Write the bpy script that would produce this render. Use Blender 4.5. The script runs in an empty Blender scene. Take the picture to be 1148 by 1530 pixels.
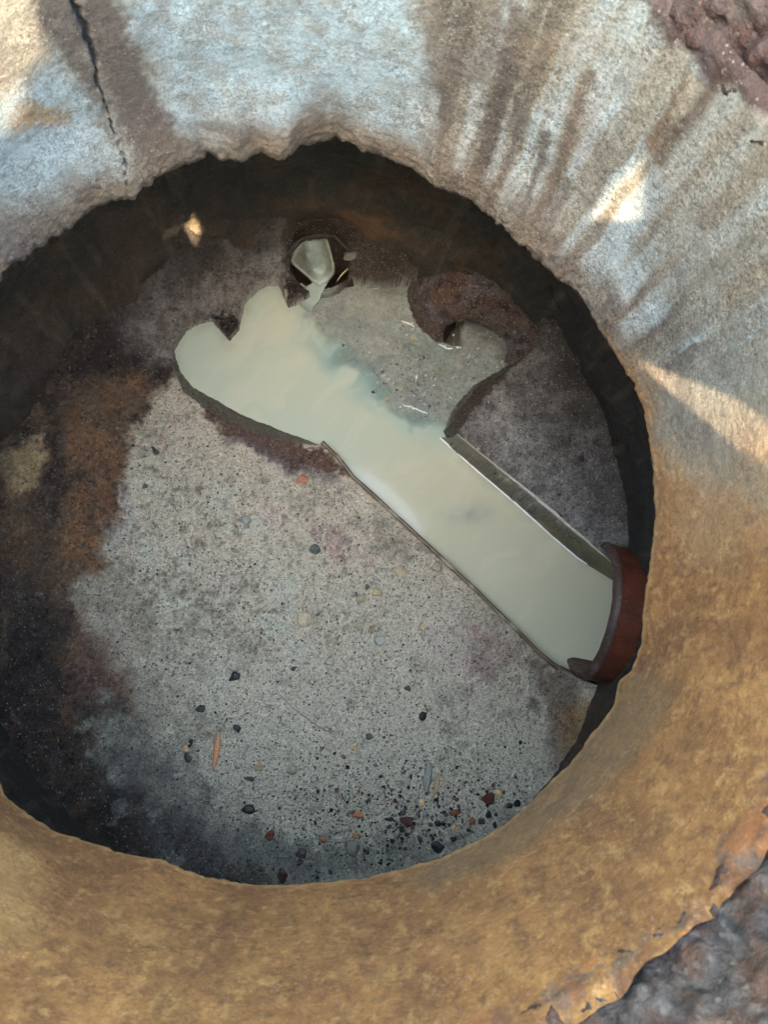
import bpy, math, random
import numpy as np
random.seed(7); RNG = np.random.default_rng(7)
scene = bpy.context.scene
COL = scene.collection

# ------------------------------------------------------------------ camera
FPX = 1150.0                       # focal length in pixels of the 1148 x 1530 photograph
CAM = np.array([0.02, -0.105, 1.15])
_a, _b = 94 / FPX, 155 / FPX       # the camera looks almost straight down, tipped a little to +x and +y
FW = np.array([_a, _b, -1.0]); FW /= np.linalg.norm(FW)
RT = np.cross(FW, [0, 1, 0]); RT /= np.linalg.norm(RT)
UP = np.cross(RT, FW)
cd = bpy.data.cameras.new('camera'); cam = bpy.data.objects.new('camera', cd); COL.objects.link(cam)
from mathutils import Matrix, Vector
M = Matrix((( RT[0], UP[0], -FW[0], CAM[0]), (RT[1], UP[1], -FW[1], CAM[1]), (RT[2], UP[2], -FW[2], CAM[2]), (0, 0, 0, 1)))
cam.matrix_world = M
cd.sensor_fit = 'VERTICAL'; cd.sensor_height = 7.2; cd.sensor_width = 7.2 * 1148 / 1530
cd.lens = FPX / 1530 * 7.2
cd.clip_start = 0.01; cd.clip_end = 400
cd.dof.use_dof = True; cd.dof.focus_distance = 1.12; cd.dof.aperture_fstop = cd.lens / 1.5
scene.camera = cam

# ------------------------------------------------------------------ sky, sun, exposure
SUN_EL, SUN_AZ = math.radians(55), math.radians(-15)      # azimuth from -y towards -x
SUN = np.array([math.sin(SUN_AZ) * math.cos(SUN_EL), -math.cos(SUN_AZ) * math.cos(SUN_EL), math.sin(SUN_EL)])
w = bpy.data.worlds.new('World'); scene.world = w; w.use_nodes = True
nt = w.node_tree; bg = nt.nodes['Background']
sky = nt.nodes.new('ShaderNodeTexSky'); sky.sky_type = 'NISHITA'; sky.sun_disc = False
sky.sun_elevation = SUN_EL; sky.sun_rotation = math.atan2(SUN[0], SUN[1])
sky.air_density = 2.6; sky.dust_density = 4.5; sky.ozone_density = 1.0
nt.links.new(sky.outputs[0], bg.inputs[0]); bg.inputs[1].default_value = 0.15
sd = bpy.data.lights.new('sun', 'SUN'); sd.energy = 2.2; sd.angle = math.radians(0.4); sd.color = (1.0, 0.77, 0.52)
so = bpy.data.objects.new('sun', sd); COL.objects.link(so)
so.rotation_euler = Vector(-SUN).to_track_quat('-Z', 'Y').to_euler()
so.location = (0, -3, 4)
scene.view_settings.view_transform = 'Standard'; scene.view_settings.look = 'None'
scene.view_settings.gamma = 1.0; scene.view_settings.use_curve_mapping = False
scene.view_settings.exposure = 3.72
scene.cycles.max_bounces = 10; scene.cycles.diffuse_bounces = 6

# ------------------------------------------------------------------ measuring the photograph: rays onto real surfaces
def ray(u, v):
    d = FW * FPX + RT * (u - 574) + UP * (765 - v)
    return d / np.linalg.norm(d)
def atz(u, v, z=0.0):
    d = ray(u, v); return CAM + d * ((z - CAM[2]) / d[2])
def atR(u, v, R):
    d = ray(u, v); A = d[0]**2 + d[1]**2; B = CAM[0]*d[0] + CAM[1]*d[1]; c = CAM[0]**2 + CAM[1]**2 - R*R
    return CAM + d * ((-B + math.sqrt(B*B - A*c)) / A)
def xy(pts, z=-0.01): return np.array([atz(u, v, z)[:2] for u, v in pts])
R_RING, R_WALL = 0.315, 0.495
Z_RIM, Z_TOP, Z_GROUND, Z_W = 0.51, 0.7675, 0.885, -0.07
def sz(pts):
    o = []
    for u, v in pts:
        p = atR(u, v, R_RING); o.append((math.atan2(p[1], p[0]) * R_RING, p[2]))
    return np.array(o)

# ------------------------------------------------------------------ noise, masks
def _hash(ix, iy, iz, s):
    h = (ix * 374761393 + iy * 668265263 + iz * 2147483647 + s * 1274126177) & 0xFFFFFFFF
    h = ((h ^ (h >> 13)) * 1274126177) & 0xFFFFFFFF
    h = ((h ^ (h >> 16)) * 2246822519) & 0xFFFFFFFF
    return ((h ^ (h >> 15)) & 0xFFFF) / 65535.0
def vnoise(x, y, z=None, s=0):
    x = np.asarray(x, float); y = np.asarray(y, float)
    ix = np.floor(x).astype(np.int64); iy = np.floor(y).astype(np.int64)
    fx = x - ix; fy = y - iy; fx = fx*fx*fx*(fx*(fx*6-15)+10); fy = fy*fy*fy*(fy*(fy*6-15)+10)
    def layer(iz):
        a = _hash(ix, iy, iz, s); b = _hash(ix+1, iy, iz, s); c = _hash(ix, iy+1, iz, s); d = _hash(ix+1, iy+1, iz, s)
        return (a*(1-fx)+b*fx)*(1-fy) + (c*(1-fx)+d*fx)*fy
    if z is None: return layer(np.int64(0)) * 2 - 1
    iz = np.floor(z).astype(np.int64); fz = z - iz; fz = fz*fz*(3-2*fz)
    return (layer(iz)*(1-fz) + layer(iz+1)*fz) * 2 - 1
def fbm(x, y, f, o=4, s=0, g=0.5, z=None):
    t = 0; a = 1; n = 0
    for k in range(o):
        t = t + a * vnoise(x*f + 17.3*k, y*f - 9.1*k, None if z is None else z*f, s + k); n += a; a *= g; f *= 2.03
    return t / n
def sstep(a, b, x):
    t = np.clip((x - a) / (b - a), 0, 1); return t*t*(3-2*t)
def psdf(px, py, poly):
    """signed distance to a polygon, positive outside; also the nearest edge and place on it"""
    poly = np.asarray(poly); n = len(poly); d2 = np.full(px.shape, 1e9); ins = np.zeros(px.shape, bool)
    idx = np.zeros(px.shape, np.int32); tt = np.zeros(px.shape)
    for i in range(n):
        ax, ay = poly[i][:2]; bx, by = poly[(i+1) % n][:2]
        ex, ey = bx-ax, by-ay; L = ex*ex+ey*ey + 1e-18
        t = np.clip(((px-ax)*ex + (py-ay)*ey) / L, 0, 1)
        q = (px-ax-t*ex)**2 + (py-ay-t*ey)**2
        m = q < d2; d2 = np.where(m, q, d2); idx[m] = i; tt[m] = t[m]
        c = ((ay > py) != (by > py)) & (px < (bx-ax)*(py-ay)/((by-ay) if abs(by-ay) > 1e-12 else 1e-12) + ax)
        ins ^= c
    d = np.sqrt(d2); return np.where(ins, -d, d), idx, tt
def seg_d(px, py, pts):
    d = np.full(px.shape, 1e9)
    for (ax, ay), (bx, by) in zip(pts[:-1], pts[1:]):
        ex, ey = bx-ax, by-ay; t = np.clip(((px-ax)*ex+(py-ay)*ey)/(ex*ex+ey*ey+1e-18), 0, 1)
        d = np.minimum(d, np.hypot(px-ax-t*ex, py-ay-t*ey))
    return d
def srgb(r, g, b):
    c = np.array([r, g, b]) / 255.0
    return np.where(c <= 0.04045, c/12.92, ((c+0.055)/1.055)**2.4)
def mixc(c, col, m):
    return c * (1 - m[:, None]) + np.asarray(col)[None, :] * m[:, None]

# ------------------------------------------------------------------ mesh helpers
def make_mesh(name, V, Q, attrs=None, mat=None, parent=None, smooth=True, link=True):
    me = bpy.data.meshes.new(name)
    V = np.asarray(V, np.float32)
    if isinstance(Q, np.ndarray):
        k = Q.shape[1]; nf = len(Q)
        me.vertices.add(len(V)); me.vertices.foreach_set('co', V.ravel())
        me.loops.add(nf*k); me.loops.foreach_set('vertex_index', Q.astype(np.int32).ravel())
        me.polygons.add(nf); me.polygons.foreach_set('loop_start', np.arange(0, nf*k, k, dtype=np.int32))
        me.update(calc_edges=True); me.validate()
    else:
        me.from_pydata([tuple(map(float, v)) for v in V], [], Q); me.update()
    if smooth: me.polygons.foreach_set('use_smooth', np.ones(len(me.polygons), bool))
    for k, a in (attrs or {}).items():
        if a.ndim == 2:
            at = me.attributes.new(k, 'FLOAT_COLOR', 'POINT')
            if a.shape[1] == 3: a = np.concatenate([a, np.ones((len(a), 1))], 1)
            at.data.foreach_set('color', a.astype(np.float32).ravel())
        else:
            at = me.attributes.new(k, 'FLOAT', 'POINT'); at.data.foreach_set('value', a.astype(np.float32))
    if mat: me.materials.append(mat)
    o = bpy.data.objects.new(name, me)
    if link: COL.objects.link(o)
    if parent: o.parent = parent
    return o
def grid_quads(nu, nv, wrap=False):
    i = np.arange(nu if wrap else nu-1); j = np.arange(nv-1); I, J = np.meshgrid(i, j, indexing='ij')
    I2 = (I+1) % nu
    return np.stack([I*nv+J, I2*nv+J, I2*nv+J+1, I*nv+J+1], -1).reshape(-1, 4)
def empty(name, loc, label, cat, group=None):
    o = bpy.data.objects.new(name, None); COL.objects.link(o); o.location = loc; tag(o, label, cat, group); return o
def tag(o, label, cat, group=None):
    o['label'] = label; o['category'] = cat
    if group: o['group'] = group
    return o
def local(V, o): return np.asarray(V) - np.array(o.location)

# ------------------------------------------------------------------ materials
def node_mat(name):
    m = bpy.data.materials.new(name); m.use_nodes = True
    return m, m.node_tree, m.node_tree.nodes['Principled BSDF']
def mth(nt, op, a, b=None, c=None, clamp=False):
    n = nt.nodes.new('ShaderNodeMath'); n.operation = op; n.use_clamp = clamp
    for i, v in enumerate((a, b, c)):
        if v is None: continue
        if isinstance(v, (int, float)): n.inputs[i].default_value = v
        else: nt.links.new(v, n.inputs[i])
    return n.outputs[0]
def mixn(nt, fac, a, b, mode='MIX'):
    n = nt.nodes.new('ShaderNodeMix'); n.data_type = 'RGBA'; n.blend_type = mode
    for i, v in ((0, fac), (6, a), (7, b)):
        if isinstance(v, (int, float)): n.inputs[i].default_value = v
        elif isinstance(v, tuple): n.inputs[i].default_value = (*v, 1) if len(v) == 3 else v
        else: nt.links.new(v, n.inputs[i])
    return n.outputs[2]
def noise_n(nt, vec, scale, detail=3, rough=0.6):
    n = nt.nodes.new('ShaderNodeTexNoise'); n.inputs['Scale'].default_value = scale
    n.inputs['Detail'].default_value = detail; n.inputs['Roughness'].default_value = rough
    nt.links.new(vec, n.inputs['Vector']); return n.outputs[0]
def ramp01(nt, v, a, b):
    n = nt.nodes.new('ShaderNodeMapRange'); n.inputs[1].default_value = a; n.inputs[2].default_value = b
    nt.links.new(v, n.inputs[0]); n.interpolation_type = 'SMOOTHSTEP'; return n.outputs[0]
def attr_n(nt, name):
    n = nt.nodes.new('ShaderNodeAttribute'); n.attribute_name = name; return n
def weathered(name, grain=500, mott=0.5, dark_speck=0.5, light_speck=0.3, bump=0.5, mid=120, vor=420, rough_dry=0.9, rough_wet=0.3, bump_d=0.002, spec=0.5, fleck=0.4, fleck_scale=430):
    """stained mineral surface: painted stains from the mesh, grain, grit and relief from nodes; 'wet' makes it shine"""
    m, nt, p = node_mat(name)
    pos = nt.nodes.new('ShaderNodeTexCoord').outputs['Object']
    col = attr_n(nt, 'Col').outputs['Color']; wet = attr_n(nt, 'wet').outputs['Fac']; mo = attr_n(nt, 'mott').outputs['Fac']
    g1 = noise_n(nt, pos, grain, 4, 0.75); g2 = noise_n(nt, pos, mid, 5, 0.7)
    k = mth(nt, 'MULTIPLY', mo, mott)
    v = mth(nt, 'ADD', mth(nt, 'MULTIPLY', mth(nt, 'SUBTRACT', g1, 0.5), 4.2), mth(nt, 'MULTIPLY', mth(nt, 'SUBTRACT', g2, 0.5), 1.6))
    fac = mth(nt, 'MAXIMUM', mth(nt, 'MULTIPLY_ADD', v, k, 1.0), 0.12)
    cm = nt.nodes.new('ShaderNodeVectorMath'); cm.operation = 'SCALE'; nt.links.new(col, cm.inputs[0]); nt.links.new(fac, cm.inputs['Scale'])
    c = cm.outputs[0]
    g3 = noise_n(nt, pos, fleck_scale, 6, 0.72)
    fl = mth(nt, 'MULTIPLY', ramp01(nt, g3, 0.50, 0.60), mth(nt, 'MULTIPLY', mo, fleck))
    fh = mth(nt, 'MULTIPLY', ramp01(nt, g3, 0.47, 0.38), mth(nt, 'MULTIPLY', mo, fleck*0.6))
    c = mixn(nt, fl, c, (0.42, 0.38, 0.34), 'MULTIPLY'); c = mixn(nt, fh, c, (1.45, 1.45, 1.42), 'MULTIPLY')
    vo = nt.nodes.new('ShaderNodeTexVoronoi'); vo.inputs['Scale'].default_value = vor; nt.links.new(pos, vo.inputs['Vector'])
    sp = nt.nodes.new('ShaderNodeSeparateColor'); nt.links.new(vo.outputs['Color'], sp.inputs[0])
    inner = ramp01(nt, vo.outputs['Distance'], 0.5, 0.3)
    dk = mth(nt, 'MULTIPLY', mth(nt, 'MULTIPLY', ramp01(nt, sp.outputs[0], 0.86, 0.9), inner), dark_speck)
    lt = mth(nt, 'MULTIPLY', mth(nt, 'MULTIPLY', ramp01(nt, sp.outputs[1], 0.88, 0.92), inner), light_speck)
    dk = mth(nt, 'MULTIPLY', dk, mth(nt, 'MINIMUM', mo, 1.0)); lt = mth(nt, 'MULTIPLY', lt, mth(nt, 'MINIMUM', mo, 1.0))
    c = mixn(nt, dk, c, (0.02, 0.02, 0.02)); c = mixn(nt, lt, c, (0.45, 0.42, 0.36))
    nt.links.new(c, p.inputs['Base Color'])
    r = mth(nt, 'ADD', mth(nt, 'MULTIPLY_ADD', wet, rough_wet - rough_dry, rough_dry), mth(nt, 'MULTIPLY', mth(nt, 'SUBTRACT', g2, 0.5), 0.35), clamp=True)
    nt.links.new(r, p.inputs['Roughness']); p.inputs['Specular IOR Level'].default_value = spec
    h = mth(nt, 'ADD', mth(nt, 'MULTIPLY', g1, 0.5), mth(nt, 'ADD', g2, mth(nt, 'MULTIPLY', mth(nt, 'ADD', dk, lt), 0.3)))
    b = nt.nodes.new('ShaderNodeBump'); b.inputs['Strength'].default_value = bump; b.inputs['Distance'].default_value = bump_d
    nt.links.new(h, b.inputs['Height']); nt.links.new(b.outputs[0], p.inputs['Normal'])
    return m
def simple(name, col, rough=0.6, scale=200, var=0.35, bump=0.3, metal=0.0, spec=0.5, bump_d=0.001):
    m, nt, p = node_mat(name)
    pos = nt.nodes.new('ShaderNodeTexCoord').outputs['Object']
    g = noise_n(nt, pos, scale, 5, 0.7)
    lo = tuple(float(c)*(1-var) for c in col); hi = tuple(min(1, float(c)*(1+var)) for c in col)
    nt.links.new(mixn(nt, ramp01(nt, g, 0.3, 0.7), lo, hi), p.inputs['Base Color'])
    nt.links.new(mth(nt, 'MULTIPLY_ADD', g, 0.3, rough - 0.15, clamp=True), p.inputs['Roughness'])
    p.inputs['Metallic'].default_value = metal; p.inputs['Specular IOR Level'].default_value = spec
    b = nt.nodes.new('ShaderNodeBump'); b.inputs['Strength'].default_value = bump; b.inputs['Distance'].default_value = bump_d
    nt.links.new(g, b.inputs['Height']); nt.links.new(b.outputs[0], p.inputs['Normal'])
    return m

MAT_RING = weathered('weathered_concrete_lining', grain=620, mott=0.6, dark_speck=0.35, light_speck=0.25, bump=0.6, mid=170, vor=520, rough_dry=0.92, fleck=0.62, fleck_scale=330)
MAT_FLOOR = weathered('gritty_wet_mortar', grain=520, mott=0.5, dark_speck=0.8, light_speck=0.45, bump=1.0, mid=150, vor=330, rough_dry=0.44, rough_wet=0.10, bump_d=0.0050, fleck=0.7, fleck_scale=300)
MAT_WALL = weathered('dark_damp_concrete', grain=420, mott=0.6, dark_speck=0.3, light_speck=0.15, bump=0.9, mid=90, vor=380, rough_dry=0.8, rough_wet=0.4, bump_d=0.003)
MAT_IRON = weathered('rusted_cast_iron', grain=300, mott=0.55, dark_speck=0.3, light_speck=0.1, bump=1.0, mid=110, vor=260, rough_dry=0.75, rough_wet=0.45, bump_d=0.003)
MAT_CLAY = weathered('glazed_clay', grain=300, mott=0.35, dark_speck=0.3, light_speck=0.1, bump=0.35, mid=70, vor=300, rough_dry=0.6, rough_wet=0.22, bump_d=0.0015)

# ================================================================== the shaft lining (concrete ring above the chamber)
RIM = [(0,425),(20,402),(40,385),(80,360),(100,345),(120,329),(135,318),(150,314),(170,309),(190,302),(205,296),(222,282),(240,268),(262,258),(280,250),(295,246),(310,236),(328,241),(345,241),(362,244),(380,232),(400,237),(420,239),(436,234),(444,224),(452,217),(480,213),(503,210),(510,217),(525,224),(560,236),(610,250),(650,280),(700,300),(730,325),(750,345),(790,380),(830,416),(850,425),(870,450),(900,500),(920,530),(935,555),(955,600),(964,630),(970,660),(975,720),(976,790),(965,870),(958,920),(957,960),(948,985),(940,1002),(921,1018),(916,1050),(880,1100),(840,1150),(800,1185),(760,1225),(710,1255),(640,1285),(560,1305),(480,1315),(420,1322),(360,1318),(300,1305),(240,1282),(200,1276),(130,1255),(80,1240),(30,1202),(8,1185),(0,1165)]
_p = np.array([atz(u, v, Z_RIM)[:2] for u, v in RIM])
_th = np.arctan2(_p[:, 1], _p[:, 0]); _r = np.hypot(_p[:, 0], _p[:, 1])
_th = np.append(_th, [math.pi-0.15, -math.pi+0.15]); _r = np.append(_r, [0.32, 0.32])
_o = np.argsort(_th); _th = _th[_o]; _r = _r[_o]
def rim_r(t):
    return np.interp(t, np.concatenate([_th-2*math.pi, _th, _th+2*math.pi]), np.tile(_r, 3))

def build_lining():
    nt_ = 1500; th = np.linspace(-math.pi, math.pi, nt_, endpoint=False)
    zs = np.concatenate([np.linspace(Z_TOP+0.013, Z_RIM+0.006, 178)])
    rows_z = list(zs); rows_out = [0]*len(zs)
    for zz, oo in ((0.5145, 0.0002), (0.511, 0.0008), (0.508, 0.0026), (0.506, 0.009), (0.505, 0.016), (0.505, 0.03), (0.504, 0.06), (0.503, 0.12), (0.503, 0.24)):
        rows_z.append(zz - Z_RIM + Z_RIM); rows_out.append(oo)
    rows_z = np.array(rows_z); rows_out = np.array(rows_out); nv = len(rows_z)
    T, Z = np.meshgrid(th, rows_z, indexing='ij'); OUT = np.broadcast_to(rows_out, T.shape)
    T = T.ravel(); Z = Z.ravel().copy(); OUT = OUT.ravel()
    S = T * R_RING
    rr = rim_r(T); k = sstep(Z_RIM+0.09, Z_RIM, Z)
    R = R_RING*(1-k) + rr*k
    cx, cy = np.cos(T), np.sin(T)
    X3, Y3 = cx*R_RING, cy*R_RING
    n1 = fbm(X3*1, Y3*1, 40, 4, 3, z=Z); n2 = fbm(X3, Y3, 190, 3, 11, z=Z)
    rough_low = sstep(Z_RIM+0.06, Z_RIM, Z) * (0.35 + 0.65*sstep(-0.3, 0.3, cy))
    R = R + n1*0.0013 + n2*(0.0005 + 0.0008*rough_low) + OUT
    # ragged lower edge: lumps of aggregate, more on the far side
    lump = (fbm(S, S*0, 70, 3, 21) * 0.5 + vnoise(S*230, S*0+3, s=5)*0.35 + 0.5*np.clip(vnoise(S*140, S*0+7, s=6), .2, 1) - .2)*(0.4 + 0.5*sstep(-0.2, 0.5, cy))*(0.35 + 0.9*sstep(-.2, .4, fbm(S, S*0, 14, 2, 22)))
    chip = np.clip(np.abs(fbm(S, S*0, 62, 3, 23))*1.8 - .2, 0, 1)*sstep(-.25, .25, fbm(S, S*0, 18, 2, 24))*(0.35 + .65*sstep(-.2, .5, cy)); R = R + chip*0.003*sstep(Z_RIM+0.012, Z_RIM, Z)*(OUT < .1)
    Z = Z + (lump*0.0055 + chip*0.0035 - .001*(0.4+.6*sstep(-.2, .5, cy)))* sstep(Z_RIM+0.03, Z_RIM, Z) * (OUT < 0.1)
    # bolster above the edge on the far side, as if the mortar sagged
    R = R - 0.0004*np.exp(-((Z-0.53)/0.018)**2)*sstep(0.2, 0.7, cy)*(0.5+0.5*fbm(S, Z, 30, 2, 8)) + rough_low*0.0007*fbm(S, Z, 420, 2, 9)
    # crack / open joint at the upper left
    crack = sz([(108,-30),(112,0),(126,40),(137,75),(143,105),(152,135),(162,170),(168,195),(174,215),(175,245)])
    wob = fbm(S, Z, 120, 2, 31)*0.003
    dcr = seg_d(S + wob, Z + fbm(S, Z, 150, 2, 33)*0.002, crack)
    wcr = np.interp(Z, [0.60, 0.63, 0.66, 0.70, 0.74], [0.0006, 0.0013, 0.0022, 0.0015, 0.0024])*(1 + 0.7*fbm(S, Z, 260, 3, 34))
    mcr = sstep(wcr*1.5, wcr*0.5, dcr)
    R = R + mcr*0.005
    R = R + 0.006*sstep(-0.006, 0.016, Z - Z_TOP + fbm(S, Z, 45, 4, 35)*0.018 - .004)
    # ---------------- stains
    wx = S + fbm(S, Z, 60, 3, 41)*0.007; wz = Z + fbm(S, Z, 60, 3, 42)*0.007
    wx2 = wx + fbm(S, Z, 220, 3, 43)*0.006; wz2 = wz + fbm(S, Z, 220, 3, 44)*0.006
    def area(pts, soft=0.01): return sstep(soft, -soft, psdf(wx2, wz2, sz(pts))[0])
    def streak(pts, wd, soft=1.0): 
        d = seg_d(S + fbm(S, Z, 60, 2, 45)*0.003 + fbm(S, Z, 400, 2, 46)*0.0015, Z, sz(pts)); return sstep(wd*(1+soft), wd*(1-soft*0.6), d)
    n = len(S)
    c = np.tile(srgb(166, 163, 150), (n, 1))
    blot = fbm(wx, wz, 28, 4, 51); c = mixc(c, srgb(138, 132, 122), sstep(0.0, 0.5, blot)*0.7)
    # bluish lime bloom
    pale = srgb(186, 211, 222)
    c = mixc(c, pale, area([(200,-40),(180,0),(225,90),(250,180),(300,212),(420,170),(560,195),(640,215),(640,90),(600,-60)], 0.012)*(0.55+0.45*sstep(-0.35, 0.25, fbm(wx, wz, 70, 4, 52))))
    c = mixc(c, pale, area([(75,100),(140,150),(172,235),(90,285),(-40,320),(-60,200)], 0.014)*0.75)
    # vertical streaks over the far right
    stk = fbm(S + fbm(S, Z, 30, 2, 60)*0.004, Z*0.06, 95, 3, 61); stk2 = fbm(S, Z*0.05, 40, 2, 63)
    sreg = area([(640,-60),(1000,-60),(1060,90),(1148,200),(1148,560),(1000,560),(900,490),(780,370),(650,280),(625,150)], 0.02)
    c = mixc(c, srgb(194, 211, 216), sreg*sstep(-0.15, 0.35, stk)*0.9)
    c = mixc(c, srgb(100, 93, 86), sreg*sstep(-0.05, 0.4, -stk)*0.85*sstep(-0.5, 0.2, stk2))
    c = mixc(c, srgb(160, 154, 140), area([(900,60),(990,40),(1148,220),(1148,520),(1010,470),(960,420),(980,300)], 0.02)*0.75)
    c = mixc(c, srgb(120, 108, 96), area([(636,-40),(775,-40),(735,150),(705,290),(655,275),(640,150)], 0.01)*(0.35+0.5*sstep(-0.3, 0.3, stk)))
    for pts, wd, cc, k_ in (([(700,10),(668,150),(655,250)], 0.006, (96,84,76), .6), ([(775,20),(745,150),(715,300)], 0.0055, (92,82,76), .85), ([(650,140),(648,250)], 0.004, (190,200,200), .7),
                        ([(715,130),(690,250)], 0.004, (196,204,202), .75), ([(880,110),(840,240),(795,370)], 0.004, (105,88,74), .8), ([(820,200),(785,330)], 0.003, (98,86,78), .8), ([(850,270),(815,370)], 0.004, (100,86,74), .7),
                        ([(1046,92),(1000,170),(972,214)], 0.0045, (112,86,60), .85), ([(1078,110),(1025,180),(985,236)], 0.0045, (98,80,62), .85), ([(1056,88),(1010,170)], 0.0035, (172,164,146), .8), ([(1052,90),(1048,100)], 0.006, (160,172,178), .9),
                        ([(1025,445),(985,490),(950,520)], 0.0035, (110,100,92), .7), ([(1148,240),(1100,290),(1050,330)], 0.006, (128,104,72), .55), ([(1148,400),(1090,440)], 0.008, (150,125,85), .5)):
        c = mixc(c, srgb(*cc), streak(pts, wd)*k_)
    c = mixc(c, srgb(158, 136, 104), area([(770,60),(890,0),(915,60),(870,130),(810,160)], 0.02)*0.45)
    c = mixc(c, srgb(158, 126, 92), area([(850,160),(905,120),(890,200),(860,260)], 0.014)*0.4)
    # grey-brown bands beside the crack
    c = mixc(c, srgb(108, 98, 92), area([(50,-40),(108,-40),(150,120),(170,205),(140,165),(105,105),(70,60)], 0.006)*0.85)
    c = mixc(c, srgb(104, 94, 90), area([(108,-40),(158,-40),(196,55),(236,135),(262,205),(225,240),(176,190),(158,120)], 0.006)*0.88)
    c = mixc(c, srgb(96, 84, 88), area([(190,165),(240,150),(268,215),(235,250)], 0.01)*0.6)
    # yellow-brown blot in the sunlit corner
    c = mixc(c, srgb(186, 148, 92), area([(20,165),(55,158),(110,172),(60,190),(15,205)], 0.008)*0.8)
    # rough tan edge band on the far side
    low = sstep(Z_RIM+0.075, Z_RIM+0.01, Z + fbm(S, Z, 40, 3, 71)*0.02)
    c = mixc(c, srgb(138, 122, 102), low*sstep(-0.2, 0.5, cy)*0.85)
    c = mixc(c, srgb(100, 88, 82), low*sstep(0.0, 0.4, fbm(wx, wz, 60, 4, 72))*0.7*sstep(-0.2, 0.5, cy))
    c = mixc(c, srgb(110, 100, 100), area([(-60,330),(20,310),(60,340),(30,400),(-40,440)], 0.02)*0.6)
    # ochre crust round the near and right side
    och_m = area([(905,495),(950,540),(985,580),(990,655),(1030,690),(1160,720),(1300,760),(1300,1300),(1160,1640),(560,1800),(0,1760),(-220,1500),(-320,1100),(-100,1090),(10,1180),(240,1290),(420,1335),(760,1235),(965,960),(985,790)], 0.026)
    och_m = och_m*sstep(-0.05, 0.02, psdf(wx2, wz2, sz([(940,505),(1000,560),(1160,640),(1160,735),(1000,640)]))[0] + 0.03*fbm(S, Z, 40, 4, 79))
    near = sstep(0.24, -0.20, np.sin(T) + 0.06*fbm(S, Z, 18, 2, 80)) * (np.abs(T) < 2.6)
    och_m = np.maximum(och_m, near)
    b1 = fbm(S, Z*.5, 24, 6, 81, 0.62); b2 = fbm(S, Z*.5, 60, 5, 82, 0.65); b3 = fbm(S, Z*.6, 17, 5, 83, 0.6)
    oc = np.tile(srgb(144, 104, 62), (n, 1))
    oc = mixc(oc, srgb(170, 126, 78), sstep(-0.25, 0.6, b1)*0.75)
    oc = mixc(oc, srgb(100, 66, 42), sstep(-0.1, 0.5, b2)*0.42)
    oc = mixc(oc, srgb(112, 72, 44), sstep(-0.05, 0.5, b3)*0.42)
    oc = mixc(oc, srgb(190, 152, 100), sstep(0.0, 0.6, fbm(S, Z*.5, 150, 5, 84, 0.68))*0.55)
    oc = mixc(oc, srgb(92, 62, 42), sstep(0.05, 0.55, fbm(S, Z*.5, 190, 4, 85, 0.68))*0.5)
    oc = mixc(oc, srgb(120, 106, 84), area([(800,1130),(960,1000),(1010,1040),(880,1200),(640,1330),(600,1310)], 0.02)*0.55)
    c = c * (1-och_m[:, None]) + oc*och_m[:, None]
    c = mixc(c, srgb(176, 164, 146), area([(965,560),(1080,640),(1160,690),(1170,790),(1050,790),(1000,700)], 0.04)*0.34)
    c = mixc(c, srgb(166, 140, 106), area([(1000,760),(1090,780),(1100,850),(1030,840)], 0.02)*0.4)
    c = mixc(c, srgb(180, 146, 98), area([(-60,1200),(50,1270),(50,1390),(-60,1440)], 0.02)*0.55)
    c = mixc(c, srgb(196, 160, 112), sstep(Z_RIM+0.012, Z_RIM+0.003, Z)*och_m*0.6)
    # rust runs under the iron frame
    tr = sstep(0.747, 0.768, Z + fbm(S, Z, 45, 4, 91)*0.022)
    mt = fbm(S, Z*.6, 75, 5, 97, .65); c = mixc(c, srgb(112, 103, 94), sstep(.02, .4, mt)*(1-och_m)*0.28)
    c = mixc(c, srgb(104, 70, 56), tr*och_m*0.75*sstep(-.3, .15, fbm(S, Z, 90, 4, 98, .65)))
    c = mixc(c, srgb(96, 84, 82), tr*och_m*sstep(.05, .3, fbm(S, Z, 70, 4, 99, .65))*0.7)
    c = mixc(c, srgb(156, 104, 60), tr*och_m*sstep(0.1, 0.4, fbm(S, Z, 55, 3, 92))*0.7)
    c = mixc(c, srgb(76, 48, 44), sstep(0.757, 0.768, Z + fbm(S, Z, 50, 4, 93)*0.014)*(1-och_m)*0.9)
    c = mixc(c, srgb(44, 52, 66), mcr)
    c = mixc(c, srgb(70, 62, 56), (OUT > 0.012)*1.0)
    wet = 0.08 + 0.2*np.clip(fbm(S, Z, 30, 3, 95), 0, 1)
    mo = np.clip(0.75 + 0.5*fbm(S, Z, 50, 3, 96), 0.3, 1.2) * (1 - 0.3*och_m)
    mo = mo + 0.35*sreg
    V = np.stack([cx*R, cy*R, Z], 1)
    c = c * (0.445*(1-och_m)[:, None] + 0.70*och_m[:, None]*np.array([[1.10, .98, .79]]))
    o = make_mesh('shaft_lining', V, grid_quads(nt_, nv, True), {'Col': c, 'wet': wet, 'mott': mo}, MAT_RING)
    o['kind'] = 'structure'
build_lining()

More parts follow.
